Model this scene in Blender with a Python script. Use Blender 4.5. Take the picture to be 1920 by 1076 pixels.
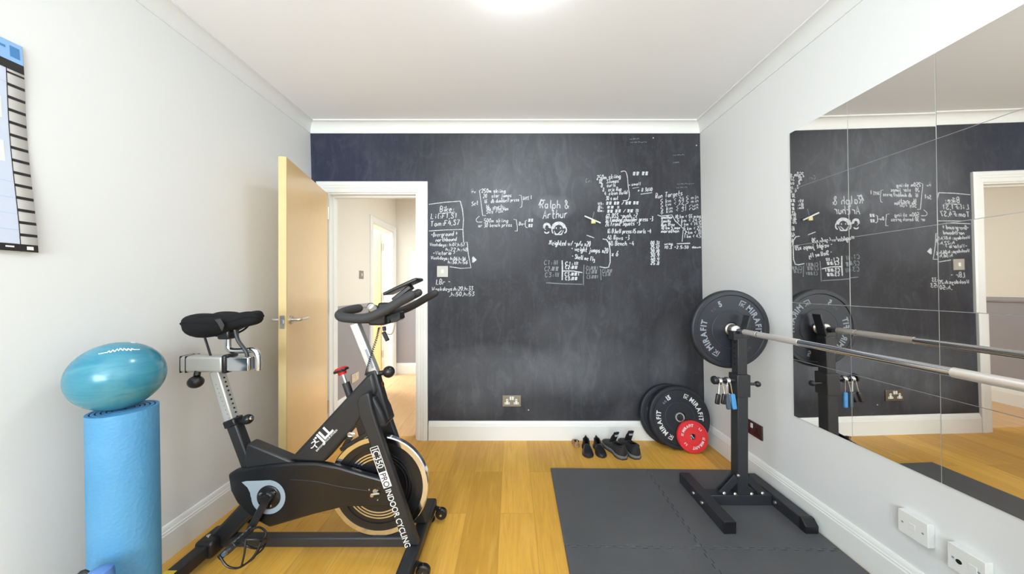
import bpy, bmesh, math, random
from mathutils import Vector, Matrix, noise
random.seed(11)
S = bpy.context.scene
for o in list(bpy.data.objects): bpy.data.objects.remove(o)
COL = S.collection
PI = math.pi
# ------------------------------------------------------------------ camera, world, light, exposure
F, H = 590.0, 1.21                      # focal length in pixels of a 1920 px wide frame, eye height in metres
cd = bpy.data.cameras.new('camera'); cam = bpy.data.objects.new('camera', cd); COL.objects.link(cam)
cd.sensor_width = 36; cd.lens = 36 * F / 1920; cd.clip_start = 0.02
cam.location = (0, 0, H); cam.rotation_euler = (PI / 2, 0, 0); S.camera = cam
S.view_settings.view_transform = 'Standard'; S.view_settings.look = 'None'
S.view_settings.gamma = 1.0; S.view_settings.exposure = -0.10; S.view_settings.use_curve_mapping = False
w = bpy.data.worlds.new('world'); S.world = w; w.use_nodes = True
w.node_tree.nodes['Background'].inputs[0].default_value = (0.85, 0.92, 1, 1)
w.node_tree.nodes['Background'].inputs[1].default_value = 1.2
LAMP_STRENGTH = 44.0                    # the opal ceiling lamp
def area(name, loc, rot, sx, sy, power, col=(1, 1, 1)):
    l = bpy.data.lights.new(name, 'AREA'); l.shape = 'RECTANGLE'; l.size = sx; l.size_y = sy
    l.energy = power; l.color = col
    o = bpy.data.objects.new(name, l); COL.objects.link(o); o.location = loc; o.rotation_euler = rot
    return o
area('back_fill', (-0.45, -2.45, 1.45), (PI / 2 + math.radians(30), 0, math.radians(-20)), 2.1, 1.3, 150, (0.80, 0.93, 1.0))   # added fill light behind the camera, tilted up to lighten the ceiling
area('added_uplight', (-0.35, -0.75, 1.50), (PI + math.radians(-30), 0, math.radians(-12)), 0.7, 0.5, 22, (0.86, 0.94, 1.0))   # made-up uplight behind the camera, added to brighten the ceiling
area('hall_fill', (0.35, 3.6, 2.42), (0, 0, 0), 1.0, 0.6, 40, (0.86, 0.95, 1.0))  # unseen fill light added under the hall ceiling
area('side_room_fill', (-2.75, 3.9, 2.42), (0, 0, 0), 0.8, 0.8, 100, (0.90, 0.97, 1.0))  # fill light added to brighten the room off the hall
# ------------------------------------------------------------------ helpers
def at(px, py, Y):
    """world point at depth Y seen at a 1920x1076 pixel"""
    return Vector(((px - 960) / F * Y, Y, H - (py - 538) / F * Y))
class MB:
    def __init__(s): s.bm = bmesh.new()
    def face(s, vs, mi=0):
        try: f = s.bm.faces.new(vs); f.material_index = mi; return f
        except ValueError: return None
    def box(s, lo, hi, M=None, mi=0, fn=None):
        v = []
        for z in (lo[2], hi[2]):
            for x, y in ((lo[0], lo[1]), (hi[0], lo[1]), (hi[0], hi[1]), (lo[0], hi[1])):
                p = Vector((x, y, z))
                if M: p = M @ p
                if fn: p = Vector(fn(*p))
                v.append(s.bm.verts.new(p))
        for q in ((3, 2, 1, 0), (4, 5, 6, 7), (0, 1, 5, 4), (1, 2, 6, 5), (2, 3, 7, 6), (3, 0, 4, 7)):
            s.face([v[i] for i in q], mi)
        return s
    def cbox(s, c, size, M=None, mi=0):
        T = Matrix.Translation(Vector(c)) @ (M.to_4x4() if M else Matrix())
        h = Vector(size) / 2
        return s.box(-h, h, T, mi)
    def beam(s, a, b, w, d, up=(0, 1, 0), mi=0):
        """box from a to b; d is measured along `up`, w across"""
        a, b = Vector(a), Vector(b); z = (b - a); L = z.length; z.normalize()
        y = Vector(up); y = (y - y.dot(z) * z).normalized(); x = y.cross(z)
        M = Matrix((x, y, z)).transposed().to_4x4(); M.translation = a
        return s.box((-w / 2, -d / 2, 0), (w / 2, d / 2, L), M, mi)
    def prism(s, pts, n, mi=0):
        """planar polygon pts (3D) extruded by vector n"""
        n = Vector(n)
        a = [s.bm.verts.new(Vector(p)) for p in pts]; b = [s.bm.verts.new(Vector(p) + n) for p in pts]
        s.face(a, mi); s.face(b[::-1], mi)
        for i in range(len(a)):
            j = (i + 1) % len(a); s.face([a[j], a[i], b[i], b[j]], mi)
        bmesh.ops.recalc_face_normals(s.bm, faces=s.bm.faces)
        return s
    def plate(s, px, Y0, Y1, mi=0):
        """outline given in pixels at depth Y0, extruded straight back to Y1"""
        return s.prism([at(p[0], p[1], Y0) for p in px], (0, Y1 - Y0, 0), mi)
    def tube(s, pts, r, seg=10, closed=False, smooth=0, mi=0, caps=True, round_end=False):
        P = [Vector(p) for p in pts]
        if smooth: P = catmull(P, smooth, closed)
        n = len(P); rr = r if isinstance(r, (list, tuple)) else [r] * n
        if len(rr) != n: rr = [rr[min(len(rr) - 1, int(i * len(rr) / n))] for i in range(n)]
        if round_end and not closed:
            r0 = rr[0]; t0 = (P[0] - P[1]).normalized(); t1 = (P[-1] - P[-2]).normalized()
            pre, post, ra, rb = [], [], [], []
            for k in range(4, 0, -1):
                a = k / 4 * PI / 2 * .96
                pre.append(P[0] + t0 * r0 * math.sin(a)); ra.append(r0 * math.cos(a))
                post.append(P[-1] + t1 * rr[-1] * math.sin(a)); rb.append(rr[-1] * math.cos(a))
            P = pre + P + post[::-1]; rr = ra + list(rr) + rb[::-1]; n = len(P)
        rings = []; prev = None
        for i in range(n):
            if closed: t = P[(i + 1) % n] - P[i - 1]
            else: t = P[min(i + 1, n - 1)] - P[max(i - 1, 0)]
            if t.length < 1e-9: t = Vector((0, 0, 1))
            t.normalize()
            if prev is None:
                u = t.orthogonal().normalized()
            else:
                u = prev - prev.dot(t) * t
                u = u.normalized() if u.length > 1e-6 else t.orthogonal().normalized()
            prev = u; v = t.cross(u)
            rings.append([s.bm.verts.new(P[i] + (u * math.cos(2 * PI * k / seg) + v * math.sin(2 * PI * k / seg)) * rr[i]) for k in range(seg)])
        m = n if closed else n - 1
        for i in range(m):
            A, B = rings[i], rings[(i + 1) % n]
            for k in range(seg):
                s.face([A[k], A[(k + 1) % seg], B[(k + 1) % seg], B[k]], mi)
        if not closed and caps:
            s.face(rings[0][::-1], mi); s.face(rings[-1], mi)
        return s
    def lathe(s, prof, c, axis, seg=40, mi=0, closed=False):
        """prof: list of (radius, offset along axis)"""
        c = Vector(c); ax = Vector(axis).normalized(); u = ax.orthogonal().normalized(); v = ax.cross(u)
        rings = []
        for r, h in prof:
            if r < 1e-6: rings.append([s.bm.verts.new(c + ax * h)])
            else: rings.append([s.bm.verts.new(c + ax * h + (u * math.cos(2 * PI * k / seg) + v * math.sin(2 * PI * k / seg)) * r) for k in range(seg)])
        L = len(rings)
        for i in range(L if closed else L - 1):
            A, B = rings[i], rings[(i + 1) % L]
            for k in range(seg):
                k2 = (k + 1) % seg
                if len(A) == 1 and len(B) == 1: continue
                if len(A) == 1: s.face([A[0], B[k2], B[k]], mi)
                elif len(B) == 1: s.face([A[k], A[k2], B[0]], mi)
                else: s.face([A[k], A[k2], B[k2], B[k]], mi)
        bmesh.ops.recalc_face_normals(s.bm, faces=s.bm.faces)
        return s
    def ball(s, c, r, sc=(1, 1, 1), seg=24, mi=0):
        M = Matrix.Translation(Vector(c)) @ Matrix.Diagonal((sc[0], sc[1], sc[2], 1))
        g = bmesh.ops.create_uvsphere(s.bm, u_segments=seg, v_segments=seg // 2, radius=r, matrix=M)
        for v in g['verts']:
            for f in v.link_faces: f.material_index = mi
        return s
    def loft(s, rings, mi=0, cap=True):
        R = [[s.bm.verts.new(Vector(p)) for p in r] for r in rings]
        for A, B in zip(R, R[1:]):
            n = len(A)
            for k in range(n): s.face([A[k], A[(k + 1) % n], B[(k + 1) % n], B[k]], mi)
        if cap: s.face(R[0][::-1], mi); s.face(R[-1], mi)
        bmesh.ops.recalc_face_normals(s.bm, faces=s.bm.faces)
        return s
def catmull(P, n, closed=False):
    out = []; m = len(P)
    for i in range(m if closed else m - 1):
        if closed: p0, p1, p2, p3 = P[i - 1], P[i], P[(i + 1) % m], P[(i + 2) % m]
        else: p0, p1, p2, p3 = P[max(i - 1, 0)], P[i], P[i + 1], P[min(i + 2, m - 1)]
        for k in range(n):
            t = k / n
            out.append(0.5 * ((2 * p1) + (p2 - p0) * t + (2 * p0 - 5 * p1 + 4 * p2 - p3) * t * t + (3 * p1 - p0 - 3 * p2 + p3) * t ** 3))
    if not closed: out.append(P[-1].copy())
    return out
def obj(name, mb, mats, parent=None, bevel=0, smooth=True, ang=35, segs=2, label=None, sub=0):
    me = bpy.data.meshes.new(name); mb.bm.to_mesh(me); mb.bm.free()
    for m in (mats if isinstance(mats, (list, tuple)) else [mats]): me.materials.append(m)
    o = bpy.data.objects.new(name, me); COL.objects.link(o)
    if parent is not None:
        o.parent = parent; o.matrix_parent_inverse = Matrix.Translation(parent.location).inverted() if parent.type == 'EMPTY' and not parent.parent else Matrix()
    if smooth:
        for p in me.polygons: p.use_smooth = True
        me.set_sharp_from_angle(angle=math.radians(ang))
    if bevel:
        b = o.modifiers.new('bevel', 'BEVEL'); b.width = bevel; b.segments = segs; b.limit_method = 'ANGLE'; b.angle_limit = math.radians(40); b.harden_normals = False
    if sub:
        b = o.modifiers.new('sub', 'SUBSURF'); b.levels = sub; b.render_levels = sub
    if label: o['label'] = label
    return o
def tag(o, label, cat, group=None):
    o['label'] = label; o['category'] = cat
    if group: o['group'] = group
    return o
def thing(name, label, cat, loc=(0, 0, 0), group=None):
    o = bpy.data.objects.new(name, None); o.empty_display_size = .05; COL.objects.link(o); o.location = loc
    return tag(o, label, cat, group)
def struct(name, mb, mats, parent=None, **k):
    o = obj(name, mb, mats, parent, **k)
    if parent is None: o['kind'] = 'structure'
    return o
def kids(o): return [c for c in bpy.data.objects if c.parent == o]
def copy_tree(o, parent=None):
    c = o.copy(); COL.objects.link(c); inv = o.matrix_parent_inverse.copy()
    if parent is not None: c.parent = parent; c.matrix_parent_inverse = inv
    for ch in kids(o): copy_tree(ch, c)
    return c
def text_bm(s, size, mb, M, bold=0.0, mi=0, align='LEFT'):
    """flat lettering put into mb through the matrix M (x = reading direction, y = up)"""
    cu = bpy.data.curves.new('lettering', 'FONT'); cu.body = s; cu.size = size; cu.offset = bold; cu.align_x = align
    t = bpy.data.objects.new('lettering', cu); COL.objects.link(t)
    dg = bpy.context.evaluated_depsgraph_get(); me = t.evaluated_get(dg).to_mesh()
    vs = [mb.bm.verts.new(M @ v.co) for v in me.vertices]
    for p in me.polygons: mb.face([vs[i] for i in p.vertices], mi)
    wd = max((v.co.x for v in me.vertices), default=0)
    t.evaluated_get(dg).to_mesh_clear(); bpy.data.objects.remove(t); bpy.data.curves.remove(cu)
    return wd
def frame_M(o, x, y):
    x = Vector(x).normalized(); y = Vector(y); y = (y - y.dot(x) * x).normalized(); z = x.cross(y)
    M = Matrix((x, y, z)).transposed().to_4x4(); M.translation = Vector(o); return M
# ------------------------------------------------------------------ materials
def lin(c): return tuple(((v / 255) / 12.92 if v / 255 <= .04045 else ((v / 255 + .055) / 1.055) ** 2.4) for v in c)
class NT:
    def __init__(s, name):
        s.m = bpy.data.materials.new(name); s.m.use_nodes = True; s.t = s.m.node_tree; s.n = s.t.nodes; s.l = s.t.links
        s.b = s.n['Principled BSDF']
    def new(s, t, **k):
        n = s.n.new(t)
        for a, v in k.items(): setattr(n, a, v)
        return n
    def link(s, a, b): s.l.new(a, b)
    def val(s, x, sock):
        if isinstance(x, (int, float)): sock.default_value = x
        elif isinstance(x, (tuple, list)): sock.default_value = x if len(x) == len(sock.default_value) else tuple(x) + (1,)
        else: s.link(x, sock)
    def math(s, op, a, b=0.0, clamp=False):
        n = s.new('ShaderNodeMath', operation=op, use_clamp=clamp); s.val(a, n.inputs[0]); s.val(b, n.inputs[1]); return n.outputs[0]
    def mix(s, fac, a, b, mode='MIX'):
        n = s.new('ShaderNodeMix', data_type='RGBA', blend_type=mode); s.val(fac, n.inputs[0]); s.val(a, n.inputs[6]); s.val(b, n.inputs[7]); return n.outputs[2]
    def obj(s): return s.new('ShaderNodeTexCoord').outputs['Object']
    def mapping(s, vec, scale=(1, 1, 1), loc=(0, 0, 0), rot=(0, 0, 0)):
        n = s.new('ShaderNodeMapping'); s.link(vec, n.inputs[0]); n.inputs[1].default_value = loc; n.inputs[2].default_value = rot; n.inputs[3].default_value = scale; return n.outputs[0]
    def noise(s, vec, scale, detail=3, rough=.55, dist=0):
        n = s.new('ShaderNodeTexNoise'); s.link(vec, n.inputs['Vector']); n.inputs['Scale'].default_value = scale
        n.inputs['Detail'].default_value = detail; n.inputs['Roughness'].default_value = rough; n.inputs['Distortion'].default_value = dist; return n.outputs['Fac']
    def ramp(s, fac, lo, hi, clamp=True):
        n = s.new('ShaderNodeMapRange', clamp=clamp); s.val(fac, n.inputs[0]); n.inputs[1].default_value = lo; n.inputs[2].default_value = hi; return n.outputs[0]
    def bump(s, h, st, d=.01):
        n = s.new('ShaderNodeBump'); s.val(h, n.inputs['Height']); n.inputs['Strength'].default_value = st; n.inputs['Distance'].default_value = d
        s.link(n.outputs[0], s.b.inputs['Normal'])
    def set(s, **k):
        for a, v in k.items(): s.val(v, s.b.inputs[a.replace('_', ' ')])
        return s.m
def mat(name, rgb, rough=.5, metal=0, spec=.5, var=.06, vs=9, bump=0, bs=60, coat=0, coat_rough=.1):
    t = NT(name); c = lin(rgb); v = t.obj(); n = t.noise(v, vs)
    t.set(Base_Color=t.mix(n, tuple(x * (1 - var) for x in c), tuple(min(1, x * (1 + var)) for x in c)), Roughness=rough, Metallic=metal)
    t.b.inputs['Specular IOR Level'].default_value = spec; t.b.inputs['Coat Weight'].default_value = coat; t.b.inputs['Coat Roughness'].default_value = coat_rough
    if bump: t.bump(t.noise(v, bs, 4), bump, .004)
    return t.m
M = {}
M['wall'] = mat('white_wall_paint', (230, 230, 229), .6, spec=.3, var=.012, vs=1.5, bump=.04, bs=140)
M['ceil'] = mat('white_ceiling_paint', (248, 248, 250), .7, spec=.2, var=.01, vs=1.2)
M['trim'] = mat('white_gloss_trim', (238, 237, 233), .35, spec=.4, var=.01, vs=3)
M['hallwhite'] = mat('hall_cream_white_paint', (236, 231, 221), .6, spec=.3, var=.012, vs=2)
M['hallgrey'] = mat('hall_grey_paint', (160, 157, 162), .6, spec=.3, var=.03, vs=2)
M['black'] = mat('black_powder_coat', (34, 35, 38), .42, var=.12, vs=25, bump=.03, bs=300)
M['rackblack'] = mat('charcoal_powder_coat', (42, 43, 47), .48, var=.1, vs=20, bump=.05, bs=300)
M['gloss'] = mat('glossy_black_plastic', (24, 24, 27), .3, var=.1)
M['foam'] = mat('black_foam_grip', (52, 51, 52), .62, spec=.35, var=.08, vs=40, bump=.05, bs=400)
M['rubber'] = mat('black_bumper_rubber', (31, 33, 41), .5, var=.08, vs=30, bump=.03, bs=250)
M['cloth'] = mat('black_saddle_cloth', (27, 27, 29), .85, spec=.2, var=.2, vs=60, bump=.2, bs=350)
M['chrome'] = mat('polished_chrome', (222, 224, 228), .12, 1, var=.03)
M['steel'] = mat('brushed_steel', (205, 204, 200), .3, 1, var=.06, vs=60)
M['knurl'] = mat('knurled_steel', (232, 226, 220), .30, .6, var=.06, vs=200, bump=.15, bs=900)
M['silver'] = mat('silver_coated_metal', (205, 204, 200), .38, .55, var=.04, vs=30)
M['dark'] = mat('dark_recess', (16, 16, 17), .7, var=.1)
M['nickel'] = mat('dark_nickel_plate', (92, 86, 80), .3, 1, var=.08, vs=40)
M['satin'] = mat('satin_steel_plate', (150, 145, 136), .42, 1, var=.05, vs=60)
M['switch'] = mat('light_satin_switch_plate', (172, 167, 158), .45, .25, var=.04)
M['edge'] = mat('lit_glass_edge', (214, 213, 206), .4)  # pale colour stands in for light caught by the polished tile edges
M['white'] = mat('white_print', (228, 228, 226), .55, var=.02)
M['greyprint'] = mat('grey_print', (142, 148, 156), .55, var=.03)
M['badge'] = mat('pale_blue_grey_badge', (150, 164, 176), .45, var=.05)
M['red'] = mat('red_rubber', (222, 48, 52), .45, var=.05, vs=30)
M['redplastic'] = mat('red_plastic', (190, 28, 36), .35, var=.05)
M['yellow'] = mat('yellow_sticker', (235, 205, 60), .5, var=.03)
M['orange'] = mat('dark_orange_print', (112, 58, 28), .5, var=.1)
M['plasticw'] = mat('white_moulded_plastic', (232, 231, 227), .35, var=.01)
M['woodedge'] = mat('pale_door_lipping', (212, 186, 132), .5, var=.1, vs=14)
M['gap'] = mat('shadow_gap_filler', (120, 118, 112), .8)
M['tan'] = mat('tan_suede', (160, 128, 92), .8, var=.15, vs=40)
M['shoe'] = mat('black_shoe_fabric', (40, 40, 42), .7, var=.2, vs=50, bump=.15, bs=260)
M['leather'] = mat('black_shiny_leather', (26, 26, 30), .32, var=.15, vs=30, coat=.3)
M['lining'] = mat('black_shoe_lining', (18, 18, 20), .9)
M['sole'] = mat('charcoal_rubber_sole', (44, 44, 46), .65, var=.1)
M['solelight'] = mat('grey_foam_sole', (112, 112, 112), .6, var=.1)
M['blueprint'] = mat('pale_blue_print', (203, 211, 228), .6, var=.02)
M['bluehead'] = mat('sky_blue_print', (140, 183, 232), .55, var=.03)
M['bluedark'] = mat('mid_blue_print', (70, 130, 185), .55, var=.03)
M['paper'] = mat('white_paper', (232, 231, 228), .6, var=.01)
M['inkblack'] = mat('black_print', (34, 31, 32), .5, var=.1)
M['bluegrip'] = mat('blue_rubber_grip', (70, 140, 195), .5, var=.25, vs=40)
M['greygrip'] = mat('grey_rubber_grip', (66, 78, 92), .55, var=.25, vs=40)
M['bottleblue'] = mat('blue_bottle_plastic', (88, 128, 190), .4, var=.05)
M['yellowclip'] = mat('cream_yellow_plastic', (216, 202, 150), .5, var=.05)
# opal lamp
t = NT('opal_lamp_diffuser'); t.set(Base_Color=(.9, .9, .88, 1), Emission_Color=(.88, .95, 1, 1), Emission_Strength=LAMP_STRENGTH); M['lamp'] = t.m
# mirror
t = NT('mirror_glass'); v = t.obj(); t.set(Base_Color=t.mix(t.noise(v, 2), (.80, .775, .74, 1), (.83, .80, .765, 1)), Metallic=1.0, Roughness=.012); M['mirror'] = t.m
# window glass (thin, lets daylight pass)
t = NT('window_glass'); tr = t.new('ShaderNodeBsdfTransparent'); gl = t.new('ShaderNodeBsdfGlossy'); gl.inputs['Roughness'].default_value = .02
mx = t.new('ShaderNodeMixShader'); mx.inputs[0].default_value = .06; t.link(tr.outputs[0], mx.inputs[1]); t.link(gl.outputs[0], mx.inputs[2])
t.link(mx.outputs[0], t.n['Material Output'].inputs[0]); M['pane'] = t.m
# oak planks
def planks(name, OA, OB, DK, LT):
    t = NT(name); v = t.obj(); sp = t.new('ShaderNodeSeparateXYZ'); t.link(v, sp.inputs[0])
    cb = t.new('ShaderNodeCombineXYZ'); t.link(t.math('ADD', sp.outputs[1], 5.3), cb.inputs[0]); t.link(t.math('ADD', sp.outputs[0], 1.8 + .063), cb.inputs[1])
    br = t.new('ShaderNodeTexBrick'); t.link(cb.outputs[0], br.inputs['Vector']); br.offset = .41; br.offset_frequency = 2; br.squash = 1
    for k, x in (('Scale', 1), ('Mortar Size', .0011), ('Mortar Smooth', .3), ('Bias', 0), ('Brick Width', .92), ('Row Height', .18)): br.inputs[k].default_value = x
    br.inputs['Color1'].default_value = (0, 0, 0, 1); br.inputs['Color2'].default_value = (1, 1, 1, 1); br.inputs['Mortar'].default_value = (.5, .5, .5, 1)
    rnd = t.new('ShaderNodeSeparateColor'); t.link(br.outputs['Color'], rnd.inputs[0]); rv = rnd.outputs[0]
    c3 = t.new('ShaderNodeCombineXYZ'); t.link(t.math('ADD', sp.outputs[0], t.math('MULTIPLY', rv, 7)), c3.inputs[0]); t.link(t.math('ADD', sp.outputs[1], t.math('MULTIPLY', rv, 13)), c3.inputs[1])
    g1 = t.noise(t.mapping(c3.outputs[0], (42, 2.2, 1)), 1.6, 5, .6, 1.2); g2 = t.noise(t.mapping(c3.outputs[0], (8, .9, 1)), 1.5, 3, .5, 2.5); g3 = t.noise(t.mapping(c3.outputs[0], (3.2, 1.6, 1)), 1.0, 2)
    base = t.mix(t.ramp(t.math('ADD', t.math('MULTIPLY', rv, .5), t.math('MULTIPLY', g3, .55)), .12, .95), OA, OB)
    base = t.mix(t.math('MULTIPLY', t.ramp(g1, .42, .75), .42), base, DK)
    base = t.mix(t.math('MULTIPLY', t.ramp(g2, .52, .72), .28), base, LT)
    vo = t.new('ShaderNodeTexVoronoi', feature='SMOOTH_F1'); t.link(t.mapping(c3.outputs[0], (3.1, 1.5, 1)), vo.inputs['Vector']); vo.inputs['Scale'].default_value = 1.3
    vo.inputs['Smoothness'].default_value = .2
    knot = t.math('SUBTRACT', 1, t.ramp(t.math('ADD', vo.outputs['Distance'], t.math('MULTIPLY', g1, .05)), .045, .10))
    base = t.mix(t.math('MULTIPLY', knot, .75), base, (.17, .085, .03, 1))
    base = t.mix(t.math('MULTIPLY', br.outputs['Fac'], .38), base, (.16, .08, .02, 1))
    t.set(Base_Color=base, Roughness=t.ramp(t.math('ADD', .30, t.math('MULTIPLY', g1, .18)), 0, 1)); t.b.inputs['Specular IOR Level'].default_value = .4
    t.bump(t.math('SUBTRACT', t.math('MULTIPLY', g1, .25), br.outputs['Fac']), .12, .002); return t.m
M['oak'] = planks('oak_plank_floor', (.50, .255, .034), (.84, .462, .078), (.40, .19, .03, 1), (.88, .55, .14, 1))
M['litoak'] = planks('lit_oak_plank_floor', (.62, .37, .17), (.80, .52, .28), (.50, .28, .12, 1), (.86, .62, .38, 1))  # same oak made paler, the bright hall glare is put into its colour
# door veneer
t = NT('maple_door_veneer'); v = t.obj(); gg = t.noise(t.mapping(v, (26, 26, 1.4)), 1.8, 4, .6, .6)
t.set(Base_Color=t.mix(gg, (.84, .57, .26, 1), (.88, .62, .30, 1)), Roughness=.34); t.b.inputs['Specular IOR Level'].default_value = .6
t.b.inputs['Coat Weight'].default_value = .5; t.b.inputs['Coat Roughness'].default_value = .2; M['maple'] = t.m
# chalkboard paint with rubbed-in chalk dust
t = NT('chalkboard_paint'); v = t.obj()
n1 = t.noise(t.mapping(v, (1.5, 1.5, 1.0)), 1.5, 5, .62, .8); n2 = t.noise(t.mapping(v, (5, 5, 2.2)), 1.7, 6, .68, 1.6); n3 = t.noise(t.mapping(v, (16, 16, .55)), 1.6, 3, .6); n4 = t.noise(v, 48, 3, .6)
def cloud(x, z, rx, rz, a):
    s2 = t.new('ShaderNodeSeparateXYZ'); t.link(v, s2.inputs[0])
    dx = t.math('DIVIDE', t.math('SUBTRACT', s2.outputs[0], x), rx); dz = t.math('DIVIDE', t.math('SUBTRACT', s2.outputs[2], z), rz)
    q = t.math('ADD', t.math('MULTIPLY', dx, dx), t.math('MULTIPLY', dz, dz))
    return t.math('MULTIPLY', t.math('SUBTRACT', 1, t.ramp(t.math('ADD', q, t.math('MULTIPLY', t.math('SUBTRACT', n1, .5), 1.8)), 0.0, 1.2)), a)
dust = t.math('ADD', t.math('MULTIPLY', t.ramp(n1, .40, .72), .17), t.math('MULTIPLY', t.ramp(n2, .50, .78), .18))
dust = t.math('ADD', dust, t.math('MULTIPLY', t.ramp(n3, .50, .75), .06))
for c in ((.10, 2.12, .75, .40, .50), (-.25, 1.75, .55, .45, .34), (.33, 1.84, .17, .10, .5), (-.10, .52, .75, .22, .42), (.62, .55, .55, .24, .34), (-.35, .28, .30, .12, .28), (1.25, .62, .14, .35, .30), (.55, .86, .45, .22, .16)):
    dust = t.math('ADD', dust, t.math('MULTIPLY', cloud(*c), t.math('ADD', .45, t.math('MULTIPLY', n2, .9))))
s2 = t.new('ShaderNodeSeparateXYZ'); t.link(v, s2.inputs[0])
navy = t.math('SUBTRACT', 1, t.ramp(t.math('ADD', s2.outputs[0], t.math('MULTIPLY', n1, .5)), -.95, -.25))
paint = t.mix(navy, (.033, .033, .0395, 1), (.024, .029, .056, 1))
col = t.mix(t.math('MULTIPLY', dust, .42, clamp=True), paint, (.37, .39, .43, 1))
col = t.mix(t.math('MULTIPLY', t.ramp(n4, .60, .78), .05), col, (.5, .5, .5, 1))
t.set(Base_Color=col, Roughness=.62); t.b.inputs['Specular IOR Level'].default_value = .3; M['board'] = t.m
def chalk(name, a, b):
    t = NT(name); v = t.obj(); n = t.noise(v, 170, 3, .65)
    t.set(Base_Color=t.mix(t.ramp(n, .30, .55), a, b), Roughness=.9); t.b.inputs['Specular IOR Level'].default_value = .1; return t.m
M['chalk'] = chalk('white_chalk', (.24, .25, .27, 1), (.66, .67, .69, 1))
M['faint'] = chalk('faint_rubbed_chalk', (.09, .095, .105, 1), (.27, .285, .30, 1))
# foam floor tile
t = NT('charcoal_foam_mat'); v = t.obj(); n = t.noise(v, 380, 2); n2 = t.noise(v, 5, 3); n3 = t.noise(v, 2.2, 3, .6)
t.set(Base_Color=t.mix(t.ramp(t.math('ADD', t.math('MULTIPLY', n2, .5), t.math('MULTIPLY', n3, .5)), .3, .7), (.078, .078, .082, 1), (.104, .104, .108, 1)), Roughness=.55); t.b.inputs['Specular IOR Level'].default_value = .35
t.bump(n, .25, .002); M['mat'] = t.m
t = NT('blue_textured_mat'); v = t.obj(); wv = t.new('ShaderNodeTexVoronoi'); t.link(v, wv.inputs['Vector']); wv.inputs['Scale'].default_value = 95
t.set(Base_Color=t.mix(t.noise(v, 8, 4), (.065, .27, .52, 1), (.115, .35, .60, 1)), Roughness=.55); t.bump(wv.outputs['Distance'], .22, .004); M['bluemat'] = t.m
t = NT('glossy_turquoise_ball'); v = t.obj(); t.set(Base_Color=t.mix(t.ramp(t.noise(t.mapping(v, (2, 2, 9)), 2.2, 4, .6, 1.5), .3, .7), (.025, .20, .31, 1), (.08, .30, .38, 1)), Roughness=.2); t.b.inputs['Specular IOR Level'].default_value = .6; M['ball'] = t.m
# ------------------------------------------------------------------ room shell
YF, YB0, ZC = 2.497, -2.70, 2.51
def xl(z): return -(1.542 + .024 * z)
def xr(z): return 1.53 - .016 * z
def left(d, y, z): return (xl(z) + d, y, z)
def right(d, y, z): return (xr(z) - d, y, z)
struct('floor', MB().box((-1.75, YB0 - .15, -.05), (1.75, YF + .06, 0)), M['oak'], smooth=False)
struct('floor_hall', MB().box((-1.75, YF + .06, -.05), (1.75, 4.55, 0)), M['litoak'], smooth=False)
struct('ceiling', MB().box((-1.75, YB0 - .15, ZC), (1.75, YF + .1, ZC + .08)), M['ceil'], smooth=False)
struct('wall_left', MB().box((-.12, YB0, -.05), (0, YF, ZC), fn=left), M['wall'], smooth=False)
struct('wall_right', MB().box((-.12, YB0, -.05), (0, YF, ZC), fn=right), M['wall'], smooth=False)
# far wall, chalkboard paint on the room side, with the doorway
DX0, DX1, DZ = -1.465, -.748, 1.962
mb = MB()
for lo, hi in (((-1.72, -.05), (DX0, ZC)), ((DX0, DZ), (DX1, ZC)), ((DX1, -.05), (1.72, ZC))):
    mb.box((lo[0], YF, lo[1]), (hi[0], YF + .12, hi[1]))
for f in mb.bm.faces:
    f.normal_update()
    if f.normal.y < -.9: f.material_index = 1
wall_far = struct('wall_far', mb, [M['hallwhite'], M['board']], smooth=False)
# unseen back wall with an added window, made up to admit fill light
mb = MB()
for lo, hi in (((-1.72, -.05), (-1.1, ZC)), ((1.1, -.05), (1.72, ZC)), ((-1.1, -.05), (1.1, .70)), ((-1.1, 2.2), (1.1, ZC))):
    mb.box((lo[0], YB0 - .15, lo[1]), (hi[0], YB0, hi[1]))
struct('wall_back', mb, M['wall'], smooth=False)
mb = MB()
for a, b in (((-1.1, .70), (-1.04, 2.2)), ((1.04, .70), (1.1, 2.2)), ((-1.04, .70), (1.04, .76)), ((-1.04, 2.14), (1.04, 2.2)), ((-.03, .76), (.03, 2.14))):
    mb.box((a[0], YB0 - .10, a[1]), (b[0], YB0 - .04, b[1]))
win = struct('added_window', mb, M['plasticw'], bevel=.004)
obj('window_pane', MB().box((-1.04, YB0 - .072, .76), (1.04, YB0 - .068, 2.14)), M['pane'], win, smooth=False)
obj('window_sill', MB().box((-1.15, YB0 - .04, .67), (1.15, YB0 + .1, .70)), M['trim'], win, bevel=.004)
def sweep(mb, prof, fn, y0, y1):
    a = [mb.bm.verts.new(fn(d, y0, z)) for d, z in prof]; b = [mb.bm.verts.new(fn(d, y1, z)) for d, z in prof]
    n = len(prof)
    for i in range(n): mb.face([a[i], a[(i + 1) % n], b[(i + 1) % n], b[i]])
    mb.face(a[::-1]); mb.face(b); bmesh.ops.recalc_face_normals(mb.bm, faces=mb.bm.faces); return mb
SK = [(0, 0), (.018, 0), (.018, .112), (.015, .118), (.015, .124), (.012, .128), (.010, .140), (.005, .148), (0, .149)]
far = lambda d, y, z: (y, YF - d, z)
struct('baseboard_left', sweep(MB(), SK, left, YB0, YF), M['trim'], ang=25)
struct('baseboard_right', sweep(MB(), SK, right, YB0, YF), M['trim'], ang=25)
struct('baseboard_far', sweep(MB(), SK, far, -.660, xr(0) - .010), M['trim'], ang=25)
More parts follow.
